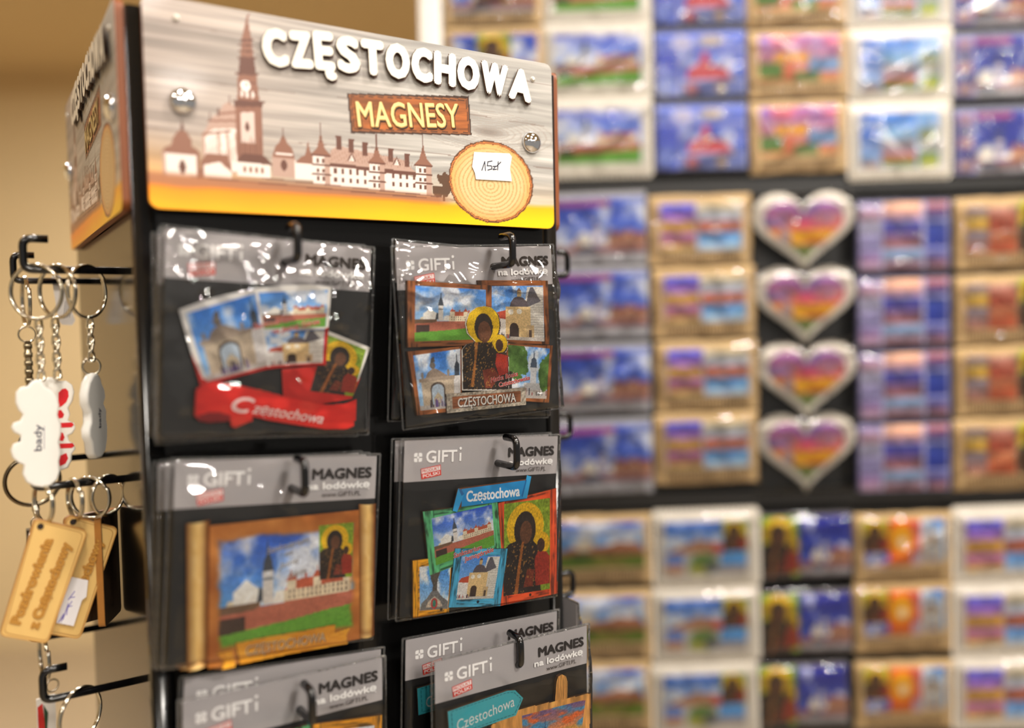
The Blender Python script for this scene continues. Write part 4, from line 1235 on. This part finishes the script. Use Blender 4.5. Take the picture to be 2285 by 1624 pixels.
# white keyring seen from its side
x = -.0206
t = keyring('keyring', x, 0, 'n', .0143, 42, 'white rubber keyring turned almost edge-on, nearest the stand')
chain(t, .0006, 0, -.0265, 5)
jump_ring(t, (.0006, 0, -.0528), .0046, 10)
pts = [(-3, -57), (2, -56.5), (6, -59), (8, -63), (11, -66), (12, -71), (9, -74), (12.5, -78), (12, -83), (13, -88), (12, -95), (9, -101), (3, -104), (-4, -103.5), (-8, -100), (-9, -94), (-12, -91), (-12, -86), (-9, -83), (-9, -77), (-12.5, -73), (-12.5, -67), (-9, -61)]
tg = soft_plate('rubber_tag', pts, -.0025, .005, [RUBBER], t); tg.rotation_euler = (0, 0, R(62))
tg.location = (.0006, 0, 0)
A = Art(-.00255); A.text('bady', (3.2, -87), (3.2, -76), 3.0, (70, 72, 90), .02); A.build('printed_word', PRINTM, tg)
# metal keyring on the hook behind
x = -.0445
t = keyring('keyring', x, 0, 'f', .0160, -86, 'steel keyring with a ribbed bar, on the rear hook of the upper row')
jump_ring(t, (0, 0, -.0345), .0050, 5)
b = MB(); b.box(-.0018, .0018, -.006, .006, -.074, -.0385, bev=.0008)
for k in range(6): b.box(-.0023, .0023, -.0063, .0063, -.0435 - k * .0055, -.0405 - k * .0055, bev=.0008)
b.build('ribbed_bar', [STEELD], t, True)
# paper price tag slipped over the rear hook
x = -.0270
t = empty('price_tag', rw(x, .188, HZ[0]), TH); tag(t, 'small white paper price tag hanging behind the key rings', 'price tag')
b = MB(); b.plate(mm([(-2, 3.5), (3, 4), (11, -26), (9, -29), (3, -28.5), (1, -26)]), .002, .0004, 0, 0)
pt = b.build('paper', [mat('white_paper', (226, 220, 214), .6)], t); pt['label'] = 'white paper slip'
A = Art(.0019)
for k in range(3): A.line([(4.4 + k * 1.5, -23.5), (5.6 + k * 1.5 - k * .3, -13)], .5, (120, 114, 120))
A.build('faint_print', PRINTM, pt)

# wooden keyrings, middle row
def wood_tag(t, quad, x, z, y, hole, lines):
    q = rel(quad, x, z)
    tl, tr, br, bl = [np.array(p) for p in q]
    pts = []
    for c, a, d in ((tl, bl, tr), (tr, tl, br), (br, tr, bl), (bl, br, tl)):
        for f in range(6):
            s_ = f / 5; p = c + (a - c) / np.linalg.norm(a - c) * 3; e = c + (d - c) / np.linalg.norm(d - c) * 3
            pts.append(tuple(p * (1 - s_) ** 2 + c * 2 * s_ * (1 - s_) + e * s_ ** 2))
    b = MB(); b.plate(mm(pts), y, .0032, 0, 1)
    tg = b.build('wooden_tag', [PLY, BURN], t)
    A = Art(y - .00002)
    ins = sc(pts, .90, .955)
    A.line(ins + ins[:1], .3, (176, 124, 60))
    ins2 = sc(pts, .985, .992)
    A.line(ins2 + ins2[:1], .45, (190, 136, 66))
    A.ell(*rel([hole], x, z)[0], 1.6, 1.6, (40, 30, 24))
    for s_, a, c, h in lines:
        a, c = rel([a, c], x, z)
        A.text(s_, a, c, h, (186, 128, 48), .09)
        A.text(s_, a, c, h, (150, 96, 32), .03)
        A.text(s_, a, c, h, (200, 146, 62), .0)
    A.build('engraving', PRINTM, tg)
    return tg
x = -.0465
t = keyring('keyring', x, 1, 'n', .0112, -72, 'wooden tag keyring engraved Pozdrowienia z Częstochowy, in front')
wood_tag(t, [(-51.2,-157.4),(-26.0,-167.8),(-47.8,-225.8),(-69.8,-216.7)], x, HZ[1], -.007, [(-48.6,-162.1)][0],
         [('Pozdrowienia', *[(-60.2,-212.5),(-43.1,-170.2)], 4.6), ('z Częstochowy', *[(-52.1,-216.6),(-34.6,-173.9)], 4.6)])
x = -.0312
t = keyring('keyring', x, 1, 'n', .0112, -78, 'wooden tag keyring with a white price label, behind the front wooden tag')
w2 = wood_tag(t, [(-35.2,-158.8),(-10.0,-169.8),(-31.8,-228.7),(-54.8,-219.3)], x, HZ[1], -.001, [(-32.5,-163.1)][0],
         [('Pozdrowienia', *[(-44.8,-215.5),(-26.9,-171.9)], 4.6), ('z Częstochowy', *[(-36.3,-219.7),(-18.0,-175.7)], 4.6)])
A = Art(-.0024)
A.poly(rel([(-36.5,-192.2),(-26.5,-196.3),(-27.7,-205.3),(-30.0,-206.9),(-34.6,-220.3),(-42.9,-216.8)], x, HZ[1]), (238, 234, 236))
for st in ([(-39.6,-215.5),(-36.7,-207.4),(-37.8,-213.4)], [(-38.2,-211.3),(-34.9,-206.5),(-36.8,-209.1),(-35.0,-209.0)], [(-36.6,-205.2),(-33.4,-201.3),(-35.7,-204.3),(-33.5,-204.3)], [(-41.8,-216.6),(-39.1,-212.6),(-40.5,-216.3)]):
    A.line(rel(st, x, HZ[1]), .45, (110, 100, 180))
A.build('price_label', PRINTM, w2)
def leather(x, nf, Rr, phi, phit, label, w_=15, zt=-20, h=62, dy=.012):
    t = keyring('keyring', x, 1, nf, Rr, phi, label)
    b = MB(); b.plate(mm(rrect(-w_, w_, zt - h, zt, 2.5, 3)), -.0018, .0036, 0, 1)
    o = b.build('leather_tag', [DARKW, LEATH], t); o.rotation_euler = (0, 0, R(phit)); o.location = (0, dy, 0)
    A = Art(-.00182)
    A.ell(-w_ + 4, zt - 3.4, 1.4, 1.4, (20, 16, 12), 16)
    A.text('Częstochowa', (1.5, zt - h + 8), (1.5, zt - 8), 6.0, (46, 30, 18), .02)
    A.build('embossing', PRINTM, o)
    return t
leather(-.0145, 'n', .0110, 35, 66, 'dark brown leather tag keyring turned edge-on, nearest the stand')
leather(-.0235, 'n', .0114, -40, 20, 'dark brown leather tag keyring half hidden behind the wooden tags', 13, dy=.016)
x = -.0452
t = keyring('keyring', x, 1, 'f', .0158, 4, 'wide steel ring keyring with a small black fob, at far left', STEELD, .0013)
chain(t, .001, 0, -.0275, 2)
jump_ring(t, (.001, 0, -.0400), .0034, 20)
b = MB(); b.box(-.005, .005, -.004, .004, -.064, -.044, bev=.0015); b.build('black_fob', [mat('black_plastic_fob', (28, 24, 22), .2, vary=.1)], t, True)
# lower row
keyring('keyring', -.0330, 2, 'n', .0148, 40, 'steel split ring hanging on the lower left hook at the bottom edge')
x = -.0435
t = keyring('keyring', x, 2, 'f', .0152, -84, 'keyring with a red and white strap on the rear lower hook')
jump_ring(t, (.004, 0, -.0330), .0040, 20)
b = MB(); b.plate(mm([(-5.5, -40), (5.5, -39), (5.5, -78), (-5.5, -78)]), -.001, .002, 0, 0)
o = b.build('strap', [mat('white_strap', (228, 222, 214), .5)], t)
A = Art(-.0011); A.poly([(-5, -45), (-2, -43), (-1, -60), (-3, -77), (-5, -77)], (198, 40, 34)); A.poly([(-1.5, -44), (1, -50), (0, -62), (-1.2, -66)], (40, 70, 44)); A.build('strap_print', PRINTM, o)

# ------------------------------------------------------------------ wall display behind the stand
WD_ = 0.98
board = empty('wall_display', (0.30, WD_ + .022, 0)); tag(board, 'black magnet display board with white side post behind the stand', 'display board')
b = MB(); b.box(-.37, .47, 0, .012, .30, 2.15); b.build('black_panel', [mat('black_board', (24, 23, 23), .35, vary=.08, bscale=30)], board)
b = MB(); b.box(-.396, -.371, -.030, .03, 0, 2.15, bev=.004); o = b.build('side_post', [mat('white_post', (236, 232, 226), .45, vary=.02)], board, True); o['label'] = 'white side post'
for z in (.1512, -.2055):
    b = MB(); b.box(-.369, .47, -.018, -.0005, CAMZ + z - .0085, CAMZ + z + .0085)
    o = b.build('rail', [mat('black_rail', (20, 19, 19), .4, vary=.08, bscale=30)], board)
    o.rotation_euler = (0, 0, 0)

def scallop(w, h, pitch, r):
    """stamp outline with scalloped edge (mm), centred"""
    pts = []
    for (x0, z0), (x1, z1) in (((-w / 2, -h / 2), (w / 2, -h / 2)), ((w / 2, -h / 2), (w / 2, h / 2)), ((w / 2, h / 2), (-w / 2, h / 2)), ((-w / 2, h / 2), (-w / 2, -h / 2))):
        L = math.hypot(x1 - x0, z1 - z0); n = int(L / pitch)
        e = ((x1 - x0) / L, (z1 - z0) / L); nn = (e[1], -e[0])
        for i in range(n):
            for k in range(4):
                s_ = (i + k / 4) * L / n; d = r * abs(math.sin(math.pi * k / 4))
                pts.append((x0 + e[0] * s_ + nn[0] * d, z0 + e[1] * s_ + nn[1] * d))
    return pts
def heart(w, h, lace=0.0, n=72):
    pts = []
    for i in range(n):
        a = 2 * math.pi * i / n
        x = 16 * math.sin(a) ** 3; z = 13 * math.cos(a) - 5 * math.cos(2 * a) - 2 * math.cos(3 * a) - math.cos(4 * a)
        k = 1 + lace * (i % 2)
        pts.append((x / 32 * w * k, (z + 2.5) / 29 * h * k))
    return pts
def ragged(w, h, seed):
    rs = random.Random(seed); pts = []
    for (x0, z0), (x1, z1) in (((-w / 2, -h / 2), (w / 2, -h / 2)), ((w / 2, -h / 2), (w / 2, h / 2)), ((w / 2, h / 2), (-w / 2, h / 2)), ((-w / 2, h / 2), (-w / 2, -h / 2))):
        for k in range(7):
            s_ = k / 7
            pts.append((x0 + (x1 - x0) * s_ + rs.uniform(-.7, .7), z0 + (z1 - z0) * s_ + rs.uniform(-.7, .7)))
    return pts

def pic_blue(seed, red=False, dark=False, strip=False, nx=80, ny=60):
    I = Img(nx, ny)
    I.sky((30, 40, 150) if dark else (40, 70, 190), (60, 90, 200) if dark else (130, 160, 235), .2 if dark else .65, seed)
    monastery(I, .2, .18, .85, .6, (200, 150, 120), (170, 90, 70), (70, 80, 130), (248, 240, 226), (214, 204, 214))
    I.rect(0, 0, 1, .2, (150, 96, 96)); I.rect(0, 0, 1, .08, (176, 172, 178))
    I.ell(.35, .12, .12, .06, (70, 74, 96))
    if red: I.rect(.0, .88, .62, .97, (170, 50, 96), .8)
    if strip:
        I.rect(0, 0, .22, 1, (140, 140, 206))
        for k, c in enumerate(((190, 150, 140), (60, 60, 130), (176, 120, 110), (90, 80, 120), (160, 120, 130))): I.rect(.04, .04 + k * .19, .19, .19 + k * .19, c)
    I.grain(.2, 40, seed); return I
def pic_collage(seed, pal, nx=80, ny=60, gap=(190, 190, 230), nxs=(0, .26, .72, 1), nys=(0, .3, .72, 1)):
    I = Img(nx, ny); I.C[:] = gap
    rs = random.Random(seed); k = 0
    for i in range(len(nxs) - 1):
        for j in range(len(nys) - 1):
            c = pal[k % len(pal)]; k += 1
            x0, x1, y0, y1 = nxs[i] + .015, nxs[i + 1] - .015, nys[j] + .015, nys[j + 1] - .015
            m = (I.X > x0) & (I.X < x1) & (I.Y > y0) & (I.Y < y1)
            t = ((I.Y - y0) / (y1 - y0))[..., None]
            cc = np.array(c[0]) * t + np.array(c[1]) * (1 - t)
            n = fbm(I.X * 9 + k * 5, I.Y * 9, seed + k, 3)[..., None]
            I.C = np.where(m[..., None], cc * (.65 + .7 * n), I.C)
    return I
BL, SK, BRK, GRN, PUR = (50, 80, 200), (120, 190, 240), (176, 110, 90), (70, 120, 50), (160, 110, 210)

def bgA(A, q, I): A.img(q, I)
def qd(x0, z0, x1, z1): return [(x0, z1), (x1, z1), (x1, z0), (x0, z0)]
def strokes(A, w, h, seed, c=(112, 80, 40)):
    """row of letter-like cut marks along the foot of a wooden plaque"""
    rs = random.Random(seed)
    x = -w * .40
    while x < w * .40:
        A.poly([(x, -h * .47), (x, -h * .47 + h * .16 * rs.uniform(.7, 1.1)), (x + w * .016, -h * .47 + h * .15), (x + w * .016, -h * .47)], c)
        x += w * .034
W, H = 100.0, 70.0
def bg_wood(pics, seed):
    t = empty('fridge_magnet', (0, 0, 0))
    b = MB(); b.plate(mm(ragged(W, H, seed)), -.004, .004, 0, 0); b.build('wooden_plaque', [WOODF], t)
    A = Art(-.0041)
    for q, I in pics: A.img(q, I)
    strokes(A, W, H, seed)
    A.build('picture', PRINTM, t); return t
def bg_stamp(pics, seed):
    t = empty('fridge_magnet', (0, 0, 0))
    b = MB(); b.plate(mm(scallop(W, H, 4.8, 2.6)), -.004, .004, 0, 0); b.build('stamp_plaque', [STAMPW], t)
    A = Art(-.0041)
    for q, I in pics: A.img(q, I)
    A.build('picture', PRINTM, t); return t
def bg_flat(pics, seed, back=(120, 118, 126)):
    t = empty('fridge_magnet', (0, 0, 0))
    b = MB(); b.plate(mm(rrect(-W / 2, W / 2, -H / 2, H / 2, 1.5, 3)), -.004, .004, 0, 0); b.build('plaque', [mat('clear_plastic_plaque_%d' % sum(back), back, .3)], t)
    A = Art(-.0041)
    for q, I in pics: A.img(q, I)
    A.build('picture', PRINT, t); return t
def bg_heart():
    t = empty('fridge_magnet', (0, 0, 0))
    b = MB(); b.plate(mm(heart(W * 1.0, H * 1.02, .025)), -.004, .004, 0, 0); b.build('lace_heart', [STAMPW], t)
    A = Art(-.0041)
    I = Img(90, 76)
    n = fbm(I.X * 4, I.Y * 6, 3, 4)
    tt = np.clip((I.Y - .5) / .4, 0, 1)[..., None]
    I.C = np.array((232, 150, 70)) * (1 - tt) + np.array((164, 110, 176)) * tt
    I.put(np.clip((n - .5) * 5, 0, 1) * (I.Y > .55), (206, 60, 110), .75)
    I.put(np.clip((fbm(I.X * 4 + 7, I.Y * 6, 9, 3) - .5) * 5, 0, 1) * (I.Y > .6), (120, 110, 190), .7)
    I.rect(.36, .36, .98, .52, (244, 176, 20)); I.ell(.44, .42, .1, .08, (244, 184, 20)); I.rect(.5, .29, .86, .36, (200, 76, 50))
    I.poly([(.14, .3), (.2, .46), (.24, .6), (.3, .62), (.34, .46), (.34, .3)], (176, 150, 150)); I.rect(.12, .26, .34, .36, (96, 74, 66))
    I.poly([(.1, .3), (.4, .3), (.9, .3), (.5, 0)], (88, 120, 56), .85); I.poly([(.16, .31), (.34, .26), (.5, .1), (.3, .16)], (60, 84, 40))
    I.grain(.2, 30, 4)
    hp_ = heart(W * .80, H * .80)
    xs, zs = [p[0] for p in hp_], [p[1] for p in hp_]
    q = qd(min(xs), min(zs), max(xs), max(zs))
    GX, GZ = np.meshgrid(np.linspace(min(xs), max(xs), 90), np.linspace(min(zs), max(zs), 76))
    A.img(q, I, keep=inpoly(GX, GZ, hp_))
    b = MB()
    lp = heart(W * .91, H * .92, 0, 40)
    b.build
    rim = MB(); rim.tube([(p[0] * .001, -.0042, p[1] * .001) for p in lp], .0014, 8, closed=True); rim.build('beaded_rim', [STAMPW], t, True)
    A.build('picture', PRINTM, t); return t

def small_icon(seed=6): return pic_icon(40, 54, seed=seed)
def sun(nx=50, ny=54):
    I = Img(nx, ny); I.C[:] = (226, 70, 40)
    I.ell(.4, .55, .5, .4, (246, 130, 10), 1, .5); I.ell(.4, .6, .36, .3, (252, 190, 10), 1, .5); I.ell(.42, .5, .13, .12, (250, 236, 210), 1, .6)
    I.rect(.7, 0, 1, 1, (214, 110, 110), .7); I.rect(.7, 0, 1, .3, (190, 180, 200), .8); I.rect(0, 0, .7, .14, (190, 110, 30), .8); return I
def pic_purple(nx=80, ny=56):
    I = Img(nx, ny)
    t = I.Y[..., None]
    I.C = np.array((230, 150, 90)) * (1 - t) + np.array((150, 110, 210)) * t
    I.rect(.2, .42, .62, .62, (238, 170, 30)); I.rect(0, .08, .3, .4, (90, 130, 60)); I.rect(.3, .1, .44, .4, (206, 110, 80)); I.rect(.62, .2, 1, .5, (130, 170, 220)); I.rect(.44, 0, .75, .2, (110, 140, 80))
    I.put(np.clip((fbm(I.X * 4, I.Y * 6, 5, 3) - .5) * 5, 0, 1) * (I.Y > .6), (236, 120, 120), .8)
    I.grain(.3, 30, 5); return I
def pic_redhouse(nx=80, ny=56):
    I = Img(nx, ny); I.C[:] = (60, 80, 200)
    I.sky((50, 70, 196), (110, 140, 228), .3, 7)
    I.rect(0, .72, 1, 1, (110, 130, 220)); I.ell(.3, .84, .12, .1, (226, 220, 240), 1, .6); I.ell(.62, .86, .14, .08, (214, 196, 170), 1, .6)
    I.rect(0, 0, .27, .7, (70, 92, 206)); I.ell(.12, .2, .12, .16, (140, 160, 232), .8, .8)
    I.rect(.28, 0, 1, .22, (110, 124, 190)); I.ell(.4, .1, .07, .08, (206, 110, 110), 1, .5); I.ell(.72, .1, .06, .07, (180, 150, 100), 1, .5)
    I.poly([(.34, .24), (.36, .4), (.5, .52), (.52, .68), (.58, .68), (.6, .5), (.8, .38), (.84, .24)], (206, 84, 92))
    for x in (.275, .99, .005): I.rect(x - .01, 0, x + .01, 1, (196, 196, 226), .8)
    I.rect(0, .70, 1, .725, (200, 198, 220), .8); I.rect(.27, .21, 1, .23, (190, 190, 220), .8)
    I.grain(.15, 30, 5); return I
def pic_land(nx=80, ny=52):
    I = Img(nx, ny)
    I.sky((44, 84, 205), (120, 190, 242), .55, 19, .4, 2.2)
    I.poly([(.0, .3), (.1, .42), (.2, .46), (.28, .6), (.36, .62), (.44, .46), (.6, .5), (.7, .56), (.95, .52), (1, .3)], (190, 128, 92))
    I.ell(.31, .5, .1, .13, (244, 232, 208), 1, .5)
    I.rect(0, .26, 1, .38, (168, 108, 76)); I.rect(0, 0, 1, .27, (104, 132, 28)); I.ell(.28, .25, .14, .07, (52, 84, 24), 1, .5); I.ell(.6, .1, .2, .08, (150, 138, 60), 1, .7)
    I.grain(.2, 30, 5); return I
def pic_views(nx=80, ny=56):
    I = Img(nx, ny); I.C[:] = (226, 222, 222)
    I.sky((70, 120, 215), (150, 195, 242), .4, 23, .4)
    I.poly([(0, .42), (.1, .5), (.25, .58), (.4, .66), (.6, .62), (.7, .5), (.7, .38), (0, .38)], (196, 146, 112)); I.ell(.64, .5, .07, .09, (220, 90, 80), 1, .5)
    I.rect(0, 0, 1, .40, (214, 210, 210)); I.rect(0, .2, .22, .4, (110, 150, 225)); I.rect(0, .02, .22, .2, (206, 160, 130))
    I.ell(.46, .24, .16, .16, (96, 136, 60), 1, .5); I.ell(.42, .1, .14, .1, (180, 180, 80), 1, .5); I.ell(.56, .14, .1, .12, (96, 100, 110), .8, .5)
    I.rect(.66, .18, .98, .4, (96, 170, 240)); I.rect(.66, .02, .98, .18, (176, 168, 168))
    I.grain(.2, 30, 5); return I
P5c = [((180, 90, 190), (220, 190, 90)), ((236, 184, 60), (206, 150, 80)), ((80, 96, 225), (210, 140, 225)), ((70, 150, 236), (196, 214, 236)), ((190, 84, 70), (206, 140, 100)), ((206, 190, 150), (180, 196, 230))]
KINDS = {
 'T0': (bg_wood([(qd(-42, -22, 42, 28), pic_blue(31)), (qd(-18, -12, 16, 28), small_icon())], 1), 'wooden plaque magnet with gold-haloed icon between blue views', 'in the first column beside the white post'),
 'T1': (bg_stamp([(qd(-41, -24, 41, 24), pic_monastery(33, 80, 56, (96, 110, 220), (140, 186, 245), .6))], 2), 'white stamp-shaped magnet with wide blue-sky monastery view', 'second column of the top section'),
 'T2': (bg_flat([(qd(-49, -32, 49, 30), pic_redhouse())], 3, (70, 72, 90)), 'blue collage magnet with red building in its middle', ''),
 'T3': (bg_wood([(qd(-40, -18, 40, 30), pic_purple())], 4), 'wooden plaque magnet with purple sky and orange band', 'fourth column of the top section'),
 'T4': (bg_stamp([(qd(-40, -26, 40, 26), pic_collage(9, [((100, 160, 230), (190, 150, 130)), ((60, 110, 210), (150, 170, 210)), ((70, 120, 220), (170, 180, 210)), ((214, 110, 100), (110, 150, 70)), (SK, (160, 120, 110)), ((70, 130, 220), (120, 170, 235)), ((150, 180, 90), (196, 196, 90)), ((150, 170, 110), (170, 160, 150)), ((120, 180, 240), (150, 190, 240))], gap=(150, 180, 225)))], 5), 'white stamp-shaped magnet with pale blue collage and green patches', 'fifth column of the top section'),
 'T5': (bg_flat([(qd(-49, -32, 49, 30), pic_blue(35, True, True, True))], 6, (110, 112, 130)), 'dark blue magnet with a film strip along its left side', 'rightmost column of the top section'),
 'M1': (bg_flat([(qd(-49, -27, 49, 29), pic_blue(37, True))], 7, (168, 168, 176)), 'blue photo magnet with white church and pale margins', 'column beside the stand'),
 'M2': (bg_wood([(qd(-40, -20, 42, 27), pic_collage(13, P5c, gap=(206, 196, 200), nxs=(0, .45, 1), nys=(0, .38, .62, 1)))], 8), 'wooden plaque magnet with pink, blue and yellow collage', 'second column of the middle section'),
 'M3': (bg_heart(), 'heart-shaped lace-edged magnet with sunset view', 'heart column'),
 'M4': (bg_flat([(qd(-49, -33, 49, 33), pic_collage(17, [((160, 140, 210), (190, 150, 170)), ((190, 190, 210), (150, 140, 200)), ((150, 140, 190), (200, 150, 150)), ((130, 190, 240), (140, 80, 80)), ((40, 60, 190), (190, 120, 100)), ((220, 170, 120), (190, 150, 190)), ((90, 110, 200), (150, 90, 90)), ((60, 80, 170), (40, 60, 170)), ((200, 120, 110), (60, 70, 180))]))], 9, (80, 78, 110)), 'violet-blue grid collage magnet', 'fourth column of the middle section'),
 'M5': (bg_wood([(qd(-40, -20, 12, 26), pic_collage(23, [((150, 150, 170), (170, 110, 90)), ((130, 120, 150), (236, 190, 40)), ((206, 140, 100), (210, 90, 50)), ((190, 150, 140), (200, 80, 50))], gap=(150, 100, 80), nxs=(0, .45, 1), nys=(0, .5, 1))), (qd(13, -20, 43, 30), small_icon())], 10), 'wooden plaque magnet with orange collage and yellow icon', 'rightmost column of the middle section'),
 'B1': (bg_wood([(qd(-44, -19, 43, 28), pic_land())], 11), 'wooden plaque magnet with blue-sky landscape and green lawn', 'column beside the stand'),
 'B2': (bg_stamp([(qd(-40, -26, 40, 25), pic_views()), (qd(16, -4, 40, 25), small_icon())], 12), 'white stamp-shaped magnet with view collage and gold icon corner', ''),
 'B3': (bg_flat([(qd(-49, -33, -8, 33), small_icon(8)), (qd(-7, -30, 49, 32), pic_blue(41, False, True))], 13, (104, 100, 108)), 'magnet with dark icon beside a night-blue church view', 'third column of the bottom section'),
 'B4': (bg_wood([(qd(-42, -4, -14, 28), small_icon()), (qd(-40, -20, -14, -5), pic_blue(43)), (qd(-15, -18, 18, 28), sun()), (qd(18, -16, 43, 28), pic_gate(15, 40, 46, False))], 14), 'wooden plaque magnet with blazing orange sunset in its middle', 'fourth column of the bottom section'),
 'B5': (bg_stamp([(qd(-40, -26, 40, 24), pic_collage(29, P5c, gap=(214, 190, 190), nxs=(0, .5, 1), nys=(0, .35, .6, 1)))], 15), 'white stamp-shaped magnet with violet and blue collage', 'rightmost column of the bottom section'),
}
PLACES = {
 'T0': [(-12.8,373.1,112.2,75.8),(-12.0,294.0,112.7,76.4),(-11.2,210.9,113.1,79.9)],
 'T1': [(102.6,375.2,118.3,76.7),(103.3,295.4,118.7,80.8),(103.0,209.1,117.2,87.0)],
 'T2': [(217.3,368.0,105.3,74.8),(218.4,289.4,104.7,78.3),(218.6,207.8,105.1,80.0)],
 'T3': [(326.8,365.3,113.9,75.8),(329.5,285.5,113.3,73.9),(328.6,204.6,108.7,78.9)],
 'T4': [(441.5,365.0,113.4,79.8),(443.3,282.9,113.3,78.4),(442.3,198.5,112.8,83.5)],
 'T5': [(554.8,360.7,108.4,75.9),(556.3,280.2,108.8,73.5),(557.8,195.9,109.3,77.1)],
 'M1': [(102.1,105.6,107.1,81.7),(102.8,22.0,107.6,81.4),(103.8,-64.0,108.5,79.5),(104.2,-153.9,109.5,85.9)],
 'M2': [(216.0,102.1,115.7,79.3),(219.8,20.7,116.2,79.4),(222.6,-63.1,116.7,80.0),(221.0,-146.0,118.7,81.6)],
 'M3': [(333.4,97.4,114.8,86.9),(334.8,13.7,113.7,86.5),(336.2,-71.6,112.7,86.2),(335.0,-154.5,112.6,87.9)],
 'M4': [(446.9,91.6,105.2,79.8),(446.9,5.6,105.6,79.0),(447.8,-78.2,105.5,77.5),(447.6,-161.5,106.5,79.7)],
 'M5': [(562.5,92.5,114.9,80.4),(563.0,6.0,115.3,78.4),(563.6,-75.5,115.8,78.6),(562.8,-159.7,116.8,81.8)],
 'B1': [(98.2,-261.2,116.7,78.9),(97.8,-349.0,117.2,79.0),(95.7,-434.6,118.2,81.7)],
 'B2': [(219.8,-261.8,119.4,85.7),(218.9,-351.5,119.8,83.2),(216.5,-440.8,119.3,85.0)],
 'B3': [(334.8,-261.8,105.4,73.6),(334.4,-351.0,105.8,72.1),(330.8,-436.6,104.2,72.7)],
 'B4': [(446.9,-266.2,111.7,79.9),(446.9,-348.3,112.1,78.9),(448.0,-439.0,112.5,79.1)],
 'B5': [(563.1,-264.2,114.8,84.6),(563.6,-351.8,115.2,82.1),(564.2,-439.0,115.7,83.9)],
}
bags = [film_mesh('clear_bag', -.0515, .0515, -.0365, .0365, .0070, sd, wr, FILMB, .6, 72, .12, .05, fo) for sd, wr, fo in (
    (3, .0022, ((.06, .12, .97, .78, .0045, .0023), (.72, .10, .98, .75, .0035, .0019))),
    (9, .0022, ((.05, .30, .62, .46, .0042, .0021), (.45, .30, .98, .95, .0045, .0024))),
    (14, .0026, ()), (22, .0026, ((.10, .82, .85, .92, .0032, .0015),)),
    (27, .0022, ((.02, .05, .45, .80, .0042, .0023), (.25, .12, .95, .42, .0048, .0024), (.78, .35, .98, .95, .0035, .0020))))]
used = [0] * 5
rj = random.Random(5)
ORD = {3: ('topmost', 'middle', 'lowest'), 4: ('topmost', 'second down', 'third down', 'lowest')}
for k in KINDS:
    proto, lb, where = KINDS[k]
    for i, (cx, cz, w_, h_) in enumerate(PLACES[k]):
        t = proto if i == 0 else copy_tree(proto)
        if i == 0: base = [c for c in proto.children]
        t.location = (cx * .001, WD_ + .004, CAMZ + cz * .001)
        t.rotation_euler = (0, R(-.7 + rj.uniform(-.5, .5)), 0)
        t.scale = (w_ / W, 1, h_ / H)
        tag(t, lb + ', ' + ORD[len(PLACES[k])][i] + ' of its column', 'magnet', 'magnets on the wall display')
    # bags after copying so that each magnet gets its own creases
seq = [o for o in COL.objects if o.get('group') == 'magnets on the wall display']
for n_, t in enumerate(seq):
    top = 'column' in t['label'] and t.location.z > CAMZ + .15
    j = (0, 1, 4, 2, 0, 3, 4, 1)[(n_ * 3 + n_ // 3) % 8] if top else (2, 3, 2, 0, 3, 2, 3)[(n_ * 3 + n_ // 4) % 7]
    o = bags[j] if not used[j] else inst(bags[j], 'clear_bag')
    used[j] = 1
    o.parent = t
